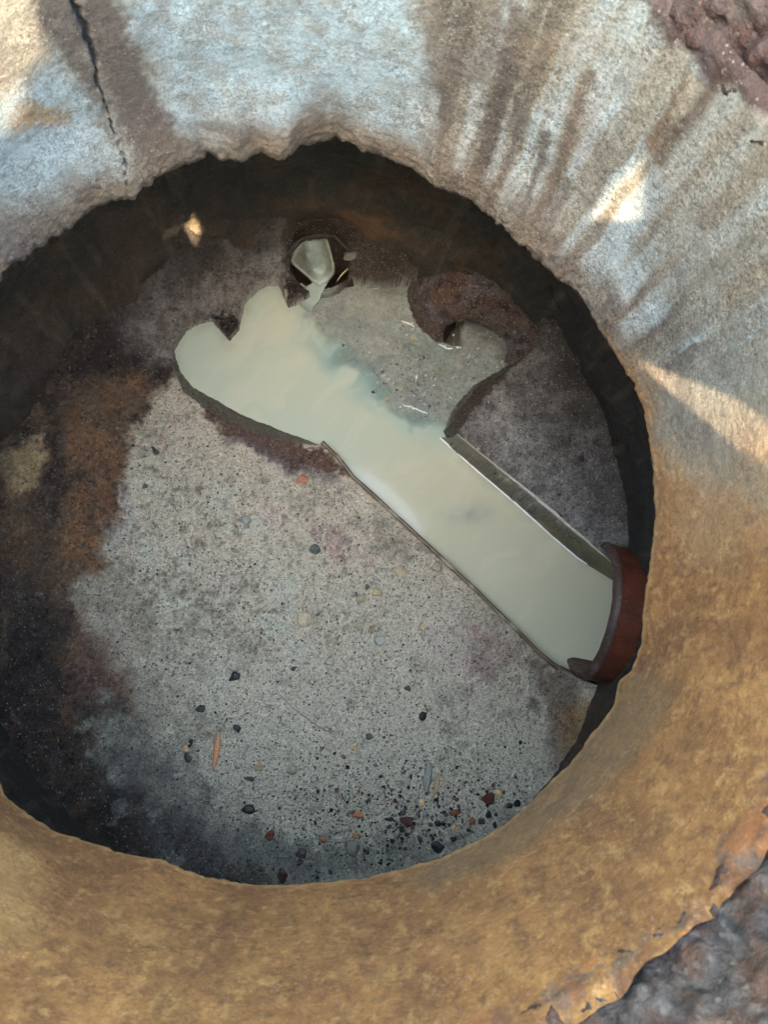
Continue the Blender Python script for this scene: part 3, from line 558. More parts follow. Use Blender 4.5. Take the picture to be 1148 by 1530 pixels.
# ================================================================== the clay channel lining along the far bank
def build_channel_lining():
    bot = np.array([atz(u, v, Z_W) for u, v in ((657,653),(712,702),(770,752),(820,797),(863,834),(918,868))])
    top = np.array([atz(u, v, 0.001) for u, v in ((683,648),(735,691),(790,737),(842,780),(890,821),(932,853))])
    nb = 220; bot = resample(bot, nb); top = resample(top, nb)
    rows = []
    out = top - bot; out[:, 2] = 0; out /= np.linalg.norm(out, axis=1)[:, None]
    s = np.linspace(0, 1, nb)
    wob = (fbm(s*9, s*0, 1, 3, 401)*0.0016)[:, None]
    for t in (-0.35, 0, 0.2, 0.4, 0.6, 0.8, 0.93, 1.0):
        b = 0.006*math.sin(max(t, 0)*math.pi)
        rows.append(bot + (top-bot)*t + out*b + out*wob)
    lip = top + out*wob
    chip = (np.clip(fbm(s*30, s*0, 1, 3, 402), 0, 1)*0.004)[:, None]*np.array([[0, 0, 1]])
    rows[-1] = lip - chip; rows[-2] = rows[-2]-chip*0.5
    for oo, dz in ((0.0012, 0.0012), (0.004, 0.0014), (0.0055, 0.0003), (0.006, -0.006)): rows.append(lip + out*oo + np.array([0, 0, dz]) - chip)
    V = np.stack(rows, 1).reshape(-1, 3); n = len(V)
    x, y, z = V.T
    c = np.tile(srgb(98, 92, 66), (n, 1)); c = mixc(c, srgb(70, 66, 54), sstep(-0.1, 0.3, fbm(x, y, 50, 4, 403, z=z))*0.8); c = mixc(c, srgb(120, 104, 66), sstep(0.1, 0.4, fbm(x, y, 30, 3, 404))*0.7)
    c = mixc(c, srgb(190, 184, 170), np.tile(np.r_[np.zeros(7), 1, 1, 1, .6, 0], nb)*0.9)  # pale top edge: a wet highlight painted into the clay colour
    o = make_mesh('channel_lining', V, grid_quads(nb, len(rows)), {'Col': c, 'wet': np.full(n, .55), 'mott': np.full(n, .7)}, MAT_CLAY)
    o['kind'] = 'structure'
    # the near edge of the same clay channel, a thin lip along the big bench
    E0 = resample(np.array([atz(u, v, -0.021) for u, v in ((480,661),(503,683),(527,714),(560,743),(640,817),(720,892),(770,941),(806,977),(834,1000))]), nb)
    dr = np.gradient(E0, axis=0); dr[:, 2] = 0; dr /= np.linalg.norm(dr, axis=1)[:, None]; sdw = np.stack([-dr[:, 1], dr[:, 0], dr[:, 2]*0], 1)
    ch = (np.clip(fbm(s*26, s*0+4, 1, 3, 406), 0.05, 1)*0.006)[:, None]*np.array([[0, 0, 1]])
    rw = [E0 + sdw*a + np.array([0, 0, z_]) - ch*k for a, z_, k in ((.0055, -.06, 0), (.0055, -.004, .3), (.005, -.0005, 1), (.0035, .0012, 1), (.0005, .0014, 1), (-.0012, .0, 1), (-.0015, -.02, 0))]
    V2 = np.stack(rw, 1).reshape(-1, 3); n2_ = len(V2); c2 = np.tile(srgb(92, 78, 58), (n2_, 1)); c2 = mixc(c2, srgb(58, 48, 38), sstep(-.1, .3, fbm(V2[:, 0], V2[:, 1], 60, 4, 407))*.8); c2 = mixc(c2, srgb(150, 140, 118), sstep(.15, .4, fbm(V2[:, 0], V2[:, 1], 35, 3, 408))*.6)
    o2 = make_mesh('channel_lining', V2, grid_quads(nb, len(rw)), {'Col': c2*1.2, 'wet': np.full(n2_, .5), 'mott': np.full(n2_, .8)}, MAT_CLAY); o2['kind'] = 'structure'
    # tube along the waterline: its bright glint is painted white
    P = bot + out*0.0009; P[:, 2] = Z_W + 0.0006
    V, Q = tube(P[:-30], 0.0021 + 0.0006*fbm(s[:-30]*40, s[:-30]*0, 1, 2, 410), 8)
    m, nt, p = node_mat('waterline_glint'); p.inputs['Base Color'].default_value = (.8, .82, .78, 1); p.inputs['Roughness'].default_value = 0.12; p.inputs['IOR'].default_value = 1.33
    nn = noise_n(nt, nt.nodes.new('ShaderNodeTexCoord').outputs['Object'], 60, 2); nt.links.new(mth(nt, 'MULTIPLY', nn, 0.3), p.inputs['Roughness'])
    make_mesh('waterline_glint', V, Q, None, m, water)
    for pts in ([(600,604),(612,607),(625,612),(640,619)], [(600,479),(612,484),(620,488)], [(656,514),(668,520),(676,521)], [(682,519),(690,520)]):  # short white slivers: glints painted along the sediment edge
        P = resample(np.array([atz(u, v, Z_W + 0.0004) for u, v in pts]), 24); ss = np.linspace(0, 1, 24)
        P[:, :2] += np.stack([fbm(ss*9, ss*0 + pts[0][0], 1, 2, 411), fbm(ss*9, ss*0 + pts[0][1], 1, 2, 412)], 1)*0.002
        V, Q = tube(P, 0.0014*(0.2 + np.sin(ss*math.pi))*(1 + 0.6*fbm(ss*14, ss*0, 1, 2, 413)), 7, 0.5); make_mesh('waterline_glint', V, Q, None, m, water)
build_channel_lining()

# ================================================================== outlet pipe
def build_outlet():
    c0 = np.array([0.431, -0.095, -0.016]); ax = np.array([0.98, -0.20, 0.0]); ax /= np.linalg.norm(ax); sd = np.array([-ax[1], ax[0], 0]); up = np.array([0, 0, 1.0])
    root = empty('outlet_pipe', tuple(c0), 'red brown glazed clay pipe mouth where the milky channel leaves the chamber', 'pipe')
    ri, ro = 0.093, 0.106; ns = 160
    f = np.linspace(0, 2*math.pi, ns, endpoint=False)
    def lathe(prof, jit):
        rows = []
        for k, (a, r) in enumerate(prof):
            rr = r*(1 + jit*fbm(np.cos(f)*2, np.sin(f)*2, 2.2, 3, 501)) ; aa = a + jit*0.06*fbm(np.cos(f)*2+5, np.sin(f)*2, 3, 3, 502)
            rows.append(c0 + (np.cos(f)*rr)[:, None]*sd + (np.sin(f)*rr)[:, None]*up + aa[:, None]*ax + np.array([0, 0, 0.0]))
        return np.stack(rows, 1).reshape(-1, 3)
    # barrel: outside and inside
    prof = [(0.008, ro+.0005), (0.02, ro), (0.05, ro), (0.10, ro), (0.22, ro)]
    V = lathe(prof, 0.01); n = len(V); x, y, z = V.T
    c = np.tile(srgb(104, 54, 36), (n, 1)); c = mixc(c, srgb(54, 34, 28), sstep(0, .4, fbm(x, y, 60, 4, 503, z=z))*0.7); c = mixc(c, srgb(104, 58, 38), sstep(.1, .5, fbm(x, y, 35, 3, 504, z=z))*0.5)
    make_mesh('barrel', local(V, root), grid_quads(ns, len(prof), True), {'Col': c, 'wet': np.full(n, .45), 'mott': np.full(n, 1.0)}, MAT_CLAY, root)
    prof = [(0.22, ri), (0.10, ri), (0.03, ri), (0.008, ri+.0005), (0.001, ri+.003), (-0.0015, ri+.005), (-0.001, ro-.005), (0.001, ro-.002), (0.006, ro+.001), (0.009, ro+.0012)]
    V = lathe(prof, 0.012); n = len(V); x, y, z = V.T
    c = np.tile(srgb(80, 58, 50), (n, 1)); c = mixc(c, srgb(60, 44, 42), sstep(0, .4, fbm(x, y, 70, 4, 505, z=z))*0.8); c = mixc(c, srgb(126, 104, 104), sstep(.1, .4, fbm(x, y, 120, 3, 506, z=z))*0.5)
    make_mesh('rim', local(V, root), grid_quads(ns, len(prof), True), {'Col': c, 'wet': np.full(n, .05), 'mott': np.full(n, 1.2)}, MAT_CLAY, root)
build_outlet()

# ================================================================== clay hood over the right-hand inlet
def catmull(P, n):
    P = np.asarray(P, float); Pp = np.vstack([2*P[0]-P[1], P, 2*P[-1]-P[-2]]); t = np.linspace(0, len(P)-1-1e-9, n); i = t.astype(int); u = (t-i)[:, None]
    a, b, c, d = Pp[i], Pp[i+1], Pp[i+2], Pp[i+3]
    return 0.5*((2*b) + (-a+c)*u + (2*a-5*b+4*c-d)*u*u + (-a+3*b-3*c+d)*u**3)
def build_hood():
    P = lambda L: np.array([atz(u, v, z) for u, v, z in L])
    lip = P([(664,512,-.072),(662,498,-.058),(667,486,-.040),(682,479,-.024),(706,478,-.016),(732,486,-.016),(750,500,-.026),(761,520,-.045),(752,542,-.074)])
    lip2 = P([(655,511,-.072),(652,494,-.050),(660,478,-.026),(680,468,-.008),(708,467,0.0),(738,476,0.0),(762,494,-.006),(779,518,-.018),(776,545,-.030)])
    mid = P([(640,502,-.072),(630,474,-.040),(638,444,-.010),(670,428,.022),(712,426,.038),(750,440,.040),(780,474,.028),(803,506,.016),(806,540,.0)])
    back = P([(628,490,-.074),(616,462,-.064),(615,432,-.056),(646,396,-.024),(702,386,.012),(757,402,.022),(797,450,.018),(818,494,.012),(834,538,.0)])
    foot = P([(622,488,-.085),(611,462,-.085),(608,428,-.085),(640,382,-.07),(702,364,-.03),(765,392,-.02),(812,440,-.02),(834,490,-.02),(850,540,-.02)])
    n = 120; ctl = [catmull(r, n) for r in (lip, lip2, mid, back, foot)]
    deep = ctl[0] + np.array([0.035, 0.05, -0.005]); deep[:, 2] = np.minimum(deep[:, 2], ctl[0][:, 2]); deeper = deep + np.array([0.03, 0.045, -0.04])
    A = np.stack([catmull([ctl[k][i] for k in range(5)], 60) for i in range(n)])          # n x 60 x 3
    root = empty('clay_inlet', tuple(ctl[0].mean(0)), 'dark brown clay hood arching over the right hand inlet', 'pipe inlet')
    V = A.reshape(-1, 3); x, y, z = V.T
    nrm = np.cross(np.gradient(A, axis=0), np.gradient(A, axis=1)); nrm /= np.linalg.norm(nrm, axis=2)[..., None] + 1e-12
    if nrm[:, 25, 2].mean() < 0: nrm = -nrm
    V = V + nrm.reshape(-1, 3)*(fbm(x, y, 40, 4, 601, z=z)*0.0055 + fbm(x, y, 200, 3, 602, z=z)*0.0026 + np.abs(fbm(x, y, 90, 2, 607, z=z))*0.003)[:, None]
    m = len(V); c = np.tile(srgb(84, 70, 64), (m, 1)); c = mixc(c, srgb(86, 60, 50), sstep(-0.05, .4, fbm(x, y, 28, 4, 603, z=z))*0.7); c = mixc(c, srgb(92, 88, 92), sstep(-0.1, .4, fbm(x, y, 40, 4, 604, z=z))*0.7); c = mixc(c, srgb(36, 30, 28), sstep(0.1, .5, fbm(x, y, 70, 3, 605, z=z))*0.7); c = c*1.3
    make_mesh('hood', local(V, root), grid_quads(n, 60), {'Col': c, 'wet': 0.7 + 0.3*fbm(x, y, 50, 3, 606, z=z), 'mott': np.full(m, 1.1)}, MAT_FLOOR, root)
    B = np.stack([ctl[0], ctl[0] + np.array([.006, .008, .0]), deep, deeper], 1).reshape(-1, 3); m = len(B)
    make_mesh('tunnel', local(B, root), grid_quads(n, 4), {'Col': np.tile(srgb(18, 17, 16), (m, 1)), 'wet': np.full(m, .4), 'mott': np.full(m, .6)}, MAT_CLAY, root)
build_hood()

# ================================================================== round inlet in the far bench
def build_round_inlet():
    ns = 96; f = np.linspace(0, 2*math.pi, ns, endpoint=False)
    def ring(k, du=0, dv=0, rx=50, ry=41):
        return np.array([atz(IN_C[0] + du + rx*k*math.cos(t), IN_C[1] + dv - ry*k*math.sin(t), -0.029 + 0.042*math.sin(t)*k) for t in f])
    mouth = ring(1.0); ctr = mouth.mean(0); back = np.array([0.012, 0.052, -0.055]); back /= np.linalg.norm(back)
    root = empty('round_inlet', tuple(ctr), 'round pipe mouth in the far bench with pale milky trickle running out', 'pipe inlet')
    rows = [ring(1.6)+np.array([0, 0, -.055]), ring(1.3)+np.array([0, 0, -.022]), ring(1.10)+np.array([0, 0, -.004]), ring(1.03)+np.array([0, 0, .003]), mouth, ring(0.97)+np.array([0, 0, -.005])]
    inner = rows[-1]
    for d in (0.03, 0.07, 0.12, 0.17): rows.append(inner + back*d)
    rows.append(np.tile((inner + back*0.172).mean(0), (ns, 1)))
    V = np.stack(rows, 1).reshape(-1, 3); n = len(V); x, y, z = V.T
    V = V + (np.stack([fbm(x, y, 80, 3, 701), fbm(x, y, 80, 3, 702), fbm(x, y, 80, 3, 703)], 1))*0.005
    c = np.tile(srgb(58, 50, 45), (n, 1)); c = mixc(c, srgb(120, 114, 108), sstep(.05, .4, fbm(x, y, 60, 4, 704))*0.7*(z > -0.02)*(y > ctr[1])*(np.tile(np.arange(len(rows)), ns) < 3))
    make_mesh('barrel', local(V, root), grid_quads(ns, len(rows), True), {'Col': c, 'wet': np.full(n, .5), 'mott': np.full(n, .8)}, MAT_CLAY, root)
    # pale broken shell of the old channel pipe lying in the mouth, washed by the trickle
    L = [(434,390),(438,376),(448,362),(460,352),(474,347),(486,346),(491,362),(496,380),(500,396),(500,407),(496,413),(488,420),(478,426),(467,420),(459,413),(450,405),(441,397)]
    lo = np.array([atz(u, v, -0.040 - 0.0006*(v-400)/1.2) for u, v in L])
    cc = np.array([atz(470, 390, -0.052)])
    K = 7; rings = [cc*(1-t) + lo*t for t in np.linspace(0.02, 1, K)]; rings = [r - np.array([0, 0, 0.006*(1-t)**2]) for r, t in zip(rings, np.linspace(0, 1, K))]
    rings.append(lo + np.array([0, 0, -0.005]))
    V = np.stack(rings, 1).reshape(-1, 3); n = len(V); x, y, z = V.T
    c = np.tile(srgb(106, 110, 98), (n, 1)); q = atz(476, 400, -.05); c = mixc(c, srgb(160, 174, 168), sstep(.02, .004, np.abs((x-q[0]) + 0.25*(y-q[1])))*0.8)
    c = mixc(c, srgb(84, 88, 76), sstep(.012, .004, np.hypot(x-atz(452, 380, -.04)[0], y-atz(452, 380, -.04)[1]))*0.6)
    make_mesh('shell', local(V, root), grid_quads(len(L), K+1, True), {'Col': c, 'wet': np.full(n, .85), 'mott': np.full(n, .35)}, MAT_CLAY, root)
    P = catmull([atz(*p) for p in ((462,366,-.034),(472,384,-.043),(480,402,-.049),(481,416,-.055),(475,428,-.060),(464,441,-.0665),(448,458,-.0715))], 36); tq = np.linspace(0, 1, 36)
    wd = np.interp(tq, [0, .25, .45, .65, .82, 1], [.012, .013, .013, .012, .016, .024])*(1 + 0.2*fbm(np.arange(36)*.35, np.zeros(36), 1, 2, 712))
    V, Q = tube(P, wd, 14, 0.06); m_ = len(V); tv = np.repeat(tq, 14)
    make_mesh('trickle', local(V, root), Q, {'Col': mixc(np.tile(srgb(160, 172, 162), (m_, 1)), srgb(150, 166, 160), sstep(-.2, .4, fbm(V[:, 0], V[:, 1], 90, 3, 713))), 'cloud': np.interp(tv, [0, .3, .6, .9, 1], [.1, .5, .85, .8, .3])}, MAT_WATER, root)
build_round_inlet()

# ================================================================== iron frame, ground, added sun blocker
def build_frame():
    nt_ = 900; th = np.linspace(-math.pi, math.pi, nt_, endpoint=False)
    prof = [(0.335, .752)] + [(0.3148 + 0.00095*k, .764 + k*0.0028) for k in range(36)] + [(0.350, .868), (0.354, .870), (0.3555, .874), (0.356, .882), (0.357, .888), (0.37, .8892), (0.40, .8892), (0.425, .8886), (0.428, .884), (0.428, .86)]
    prof = np.array(prof); nv = len(prof)
    T = np.repeat(th, nv); R = np.tile(prof[:, 0], nt_); Z = np.tile(prof[:, 1], nt_); S = T*R_RING
    x, y = np.cos(T)*.315, np.sin(T)*.315
    inner = (R < 0.3495) & (Z > 0.763)
    a = np.abs(fbm(x, y, 34, 4, 801, z=Z)); b = fbm(x, y, 95, 4, 802, z=Z); g = fbm(x, y, 15, 3, 803, z=Z)
    b2 = fbm(x, y, 170, 3, 806, z=Z); R = R + inner*(0.0004 + 0.0055*(a-.13)*sstep(.762, .785, Z) + b*0.0048*sstep(.762, .78, Z) + b2*0.0036 + fbm(x, y, 320, 2, 807, z=Z)*0.0014 + g*0.002)
    edge = sstep(0.785, 0.764, Z)
    Z = Z + edge*(fbm(S, S*0, 22, 3, 804)*0.012 + fbm(S, S*0, 90, 3, 805)*0.007)
    n = len(T); c = np.tile(srgb(104, 98, 96), (n, 1))
    c = mixc(c, srgb(140, 140, 142), sstep(0, .3, fbm(x, y, 80, 4, 811, z=Z))*0.8)
    c = mixc(c, srgb(40, 36, 36), sstep(.0, .3, fbm(x, y, 90, 4, 812, z=Z))*0.9)
    c = mixc(c, srgb(124, 92, 72), sstep(.02, .35, fbm(x, y, 70, 4, 813, z=Z))*0.7)
    farr = sstep(-0.1, 0.3, np.sin(T)); rust = sstep(-0.1, .35, fbm(x, y, 30, 4, 814, z=Z))
    c = mixc(c, srgb(84, 46, 44), farr*(0.4 + 0.6*rust)*0.85)
    e = sstep(0.782, 0.766, Z + fbm(S, Z, 50, 4, 815, .65)*0.016); c = mixc(c, srgb(88, 50, 36), e*farr*0.8)
    c = mixc(c, srgb(150, 98, 58), e*(1-farr)*sstep(.05, .35, fbm(S, Z, 45, 4, 816, .65))*0.75); c = mixc(c, srgb(112, 70, 58), e*(1-farr)*sstep(-.05, .25, -fbm(S, Z, 45, 4, 816, .65))*0.7)
    c = mixc(c, srgb(148, 96, 44), sstep(.848, .862, Z + fbm(S, Z, 40, 3, 817)*0.012)*0.85)
    V = np.stack([np.cos(T)*R, np.sin(T)*R, Z], 1)
    o = make_mesh('manhole_ring', V, grid_quads(nt_, nv, True), {'Col': c*(1 + .7*fbm(x, y, 230, 3, 808, .65, z=Z))[:, None]*np.array([[1.2, .95, .82]])*(0.25 + 0.01*(1-farr) - .05*farr)[:, None]*np.clip(1 - 60*(0.0075*a + b*0.0055 + b2*0.0028 - .003), .4, 1.7)[:, None], 'wet': 0.3+0.3*b, 'mott': np.ones(n)}, MAT_IRON)
    tag(o, 'lumpy rusted iron ring at the top of the shaft, dark in the right corners', 'manhole ring')
build_frame()
def build_ground():
    rs = np.array([0.426, 0.45, 0.5, 0.6, 0.8, 1.1, 1.6, 2.5, 4, 8, 16, 40, 120]); ns = 160
    th = np.linspace(-math.pi, math.pi, ns, endpoint=False); T = np.repeat(th, len(rs)); R = np.tile(rs, ns)
    x, y = np.cos(T)*R, np.sin(T)*R; z = Z_GROUND + np.clip(R-.45, 0, 1)*fbm(x, y, 3, 3, 901)*0.006
    m = simple('worn_asphalt', srgb(92, 88, 82), 0.9, 120, 0.4, 0.6, bump_d=0.004)
    o = make_mesh('ground', np.stack([x, y, z], 1), grid_quads(ns, len(rs), True), None, m); o['kind'] = 'structure'
build_ground()
def build_sun_blocker():  # disc added out of view to block the sun; holes shape its patches
    dist, cz, R = 0.40, 1.35, 0.455
    nh = np.array([math.sin(SUN_AZ), -math.cos(SUN_AZ), 0.0]); tg = np.array([-nh[1], nh[0], 0.0]); up = np.array([0, 0, 1.0])
    org = nh*dist
    root = empty('sun_blocker', (org[0], org[1], Z_GROUND + 0.004), 'added sun blocker, an unseen iron disc with openings shaped to cast the sun patches', 'sun blocker')
    def hole(pts, Rw):
        o = []
        for u, v in pts:
            p = atR(u, v, Rw); q = p + SUN*(((org - p) @ nh)/(SUN @ nh)); o.append(((q-org) @ tg, q[2]))
        return o
    holes = [hole([(-60,-40),(52,-40),(56,20),(66,55),(72,90),(46,118),(40,150),(26,188),(-10,212),(-60,215)], R_RING),
             hole([(878,331),(900,300),(925,268),(950,243),(966,226),(965,262),(961,332),(920,336)], R_RING),
             hole([(938,519),(952,525),(975,537),(1000,550),(1050,570),(1100,590),(1148,620),(1210,648),(1215,742),(1148,704),(1100,676),(1050,632),(1000,589),(975,567),(952,543)], R_RING),
             hole([(268,343),(279,314),(287,332),(295,350),(295,370),(283,362),(270,359)], R_WALL-0.012)]
    cu = bpy.data.curves.new('plate', 'CURVE'); cu.dimensions = '2D'; cu.fill_mode = 'BOTH'; cu.extrude = 0.004
    def spl(P):
        s = cu.splines.new('POLY'); s.points.add(len(P)-1); s.use_cyclic_u = True
        for k, (a, b) in enumerate(P): s.points[k].co = (a, b, 0, 1)
    spl([(R*math.cos(t), cz + R*math.sin(t)) for t in np.linspace(0, 2*math.pi, 128, endpoint=False)])
    for h in holes: spl(h)
    tmp = bpy.data.objects.new('tmp', cu); COL.objects.link(tmp)
    bpy.context.view_layer.update()
    me = bpy.data.meshes.new_from_object(tmp.evaluated_get(bpy.context.evaluated_depsgraph_get()))
    bpy.data.objects.remove(tmp); bpy.data.curves.remove(cu)
    n = len(me.vertices); co = np.empty(n*3, np.float32); me.vertices.foreach_get('co', co); co = co.reshape(-1, 3)
    W = lambda a, z, d=0.0: org + np.outer(np.atleast_1d(a), tg) + np.outer(np.atleast_1d(z), up) + np.outer(np.atleast_1d(d), nh)
    V = W(co[:, 0], co[:, 1], co[:, 2]) - np.array(root.location); me.vertices.foreach_set('co', V.astype(np.float32).ravel())
    me.materials.clear(); iron = simple('grey_cast_iron', srgb(84, 78, 74), 0.6, 60, 0.4, 0.5, metal=0.4); me.materials.append(iron); me.name = 'plate'; me.update()
    o = bpy.data.objects.new('plate', me); COL.objects.link(o); o.parent = root
    # outer rim and two hinge knuckles of the made-up cover
    t = np.linspace(0, 2*math.pi, 97); V, Q = tube(W(R*np.cos(t), cz + R*np.sin(t)), 0.012, 8); make_mesh('rim', local(V, root), Q, None, iron, root)
    for sx in (-.07, .07):
        V, Q = tube(W([sx-.03, sx+.03], [Z_GROUND+.016]*2), 0.013, 14); make_mesh('hinge', local(V, root), Q, None, iron, root, smooth=False)
    print('COVER', [[tuple(round(float(x), 2) for x in p) for p in h[::3]] for h in holes])
build_sun_blocker()

# ================================================================== loose stones, grit, splinters
ICO = None
def ico(sub=1):
    import bmesh
    bm = bmesh.new(); bmesh.ops.create_icosphere(bm, subdivisions=sub, radius=1.0)
    V = np.array([v.co[:] for v in bm.verts]); F = [tuple(v.index for v in f.verts) for f in bm.faces]; bm.free(); return V, F
STONE_M = {}
def stone_mat(rgb, rough=0.45):
    gm = sum(rgb)/3; rgb = (rgb[0]*1.08, rgb[1], rgb[2]*.88); gm = sum(rgb)/3; rgb = tuple(int(min(255, (gm + (c-gm)*.78)*(1.0 if max(rgb) < 95 else 1.14))) for c in rgb); k = (rgb, rough)
    if k not in STONE_M: STONE_M[k] = simple('stone_%d' % len(STONE_M), srgb(*rgb), rough, 500, 0.45, 0.6)
    return STONE_M[k]
BASE_V, BASE_F = ico(3)
def stone(u, v, rx, ry, ang, rgb, label, name='stone', cat='stone', group=None, flat=0.55, seed=0, rough=0.45, angular=0.3):
    z0, _ = floor_z(*atz(u, v, -0.01)[:2]); p = atz(u, v, z0); z0, _ = floor_z(p[0], p[1]); z0 = max(z0, Z_W)
    k = (CAM[2]-z0)/FPX
    a, b = rx*k, ry*k; hgt = min(a, b)*flat
    V = BASE_V.copy(); r = RNG.integers(1000)
    # chisel a few facets so that it reads as a broken stone, then roughen
    for _ in range(11):
        d = RNG.normal(size=3); d /= np.linalg.norm(d); t = V @ d; lim = RNG.uniform(0.45, 0.85)
        V = V - np.clip(t-lim, 0, None)[:, None]*d*(0.6+angular)
    V = V*(1 + 0.22*fbm(V[:, 0]*1+r, V[:, 1], 1.5, 2, 5, z=V[:, 2]) + 0.10*fbm(V[:, 0]*1+r, V[:, 1], 5, 2, 6, z=V[:, 2]))[:, None]
    V = V*np.array([a, b, hgt]); ca, sa = math.cos(math.radians(ang)), math.sin(math.radians(ang))
    V = np.stack([V[:, 0]*ca - V[:, 1]*sa, V[:, 0]*sa + V[:, 1]*ca, V[:, 2]], 1)
    o = make_mesh(name, V, BASE_F, None, stone_mat(rgb, rough), smooth=flat < 0.5); o.location = (p[0], p[1], z0 + hgt*(0.45 if flat > 0.5 else -0.1))
    return tag(o, label, cat, group)
BK, RD, TN = (30, 32, 36), (74, 40, 32), (150, 132, 100)
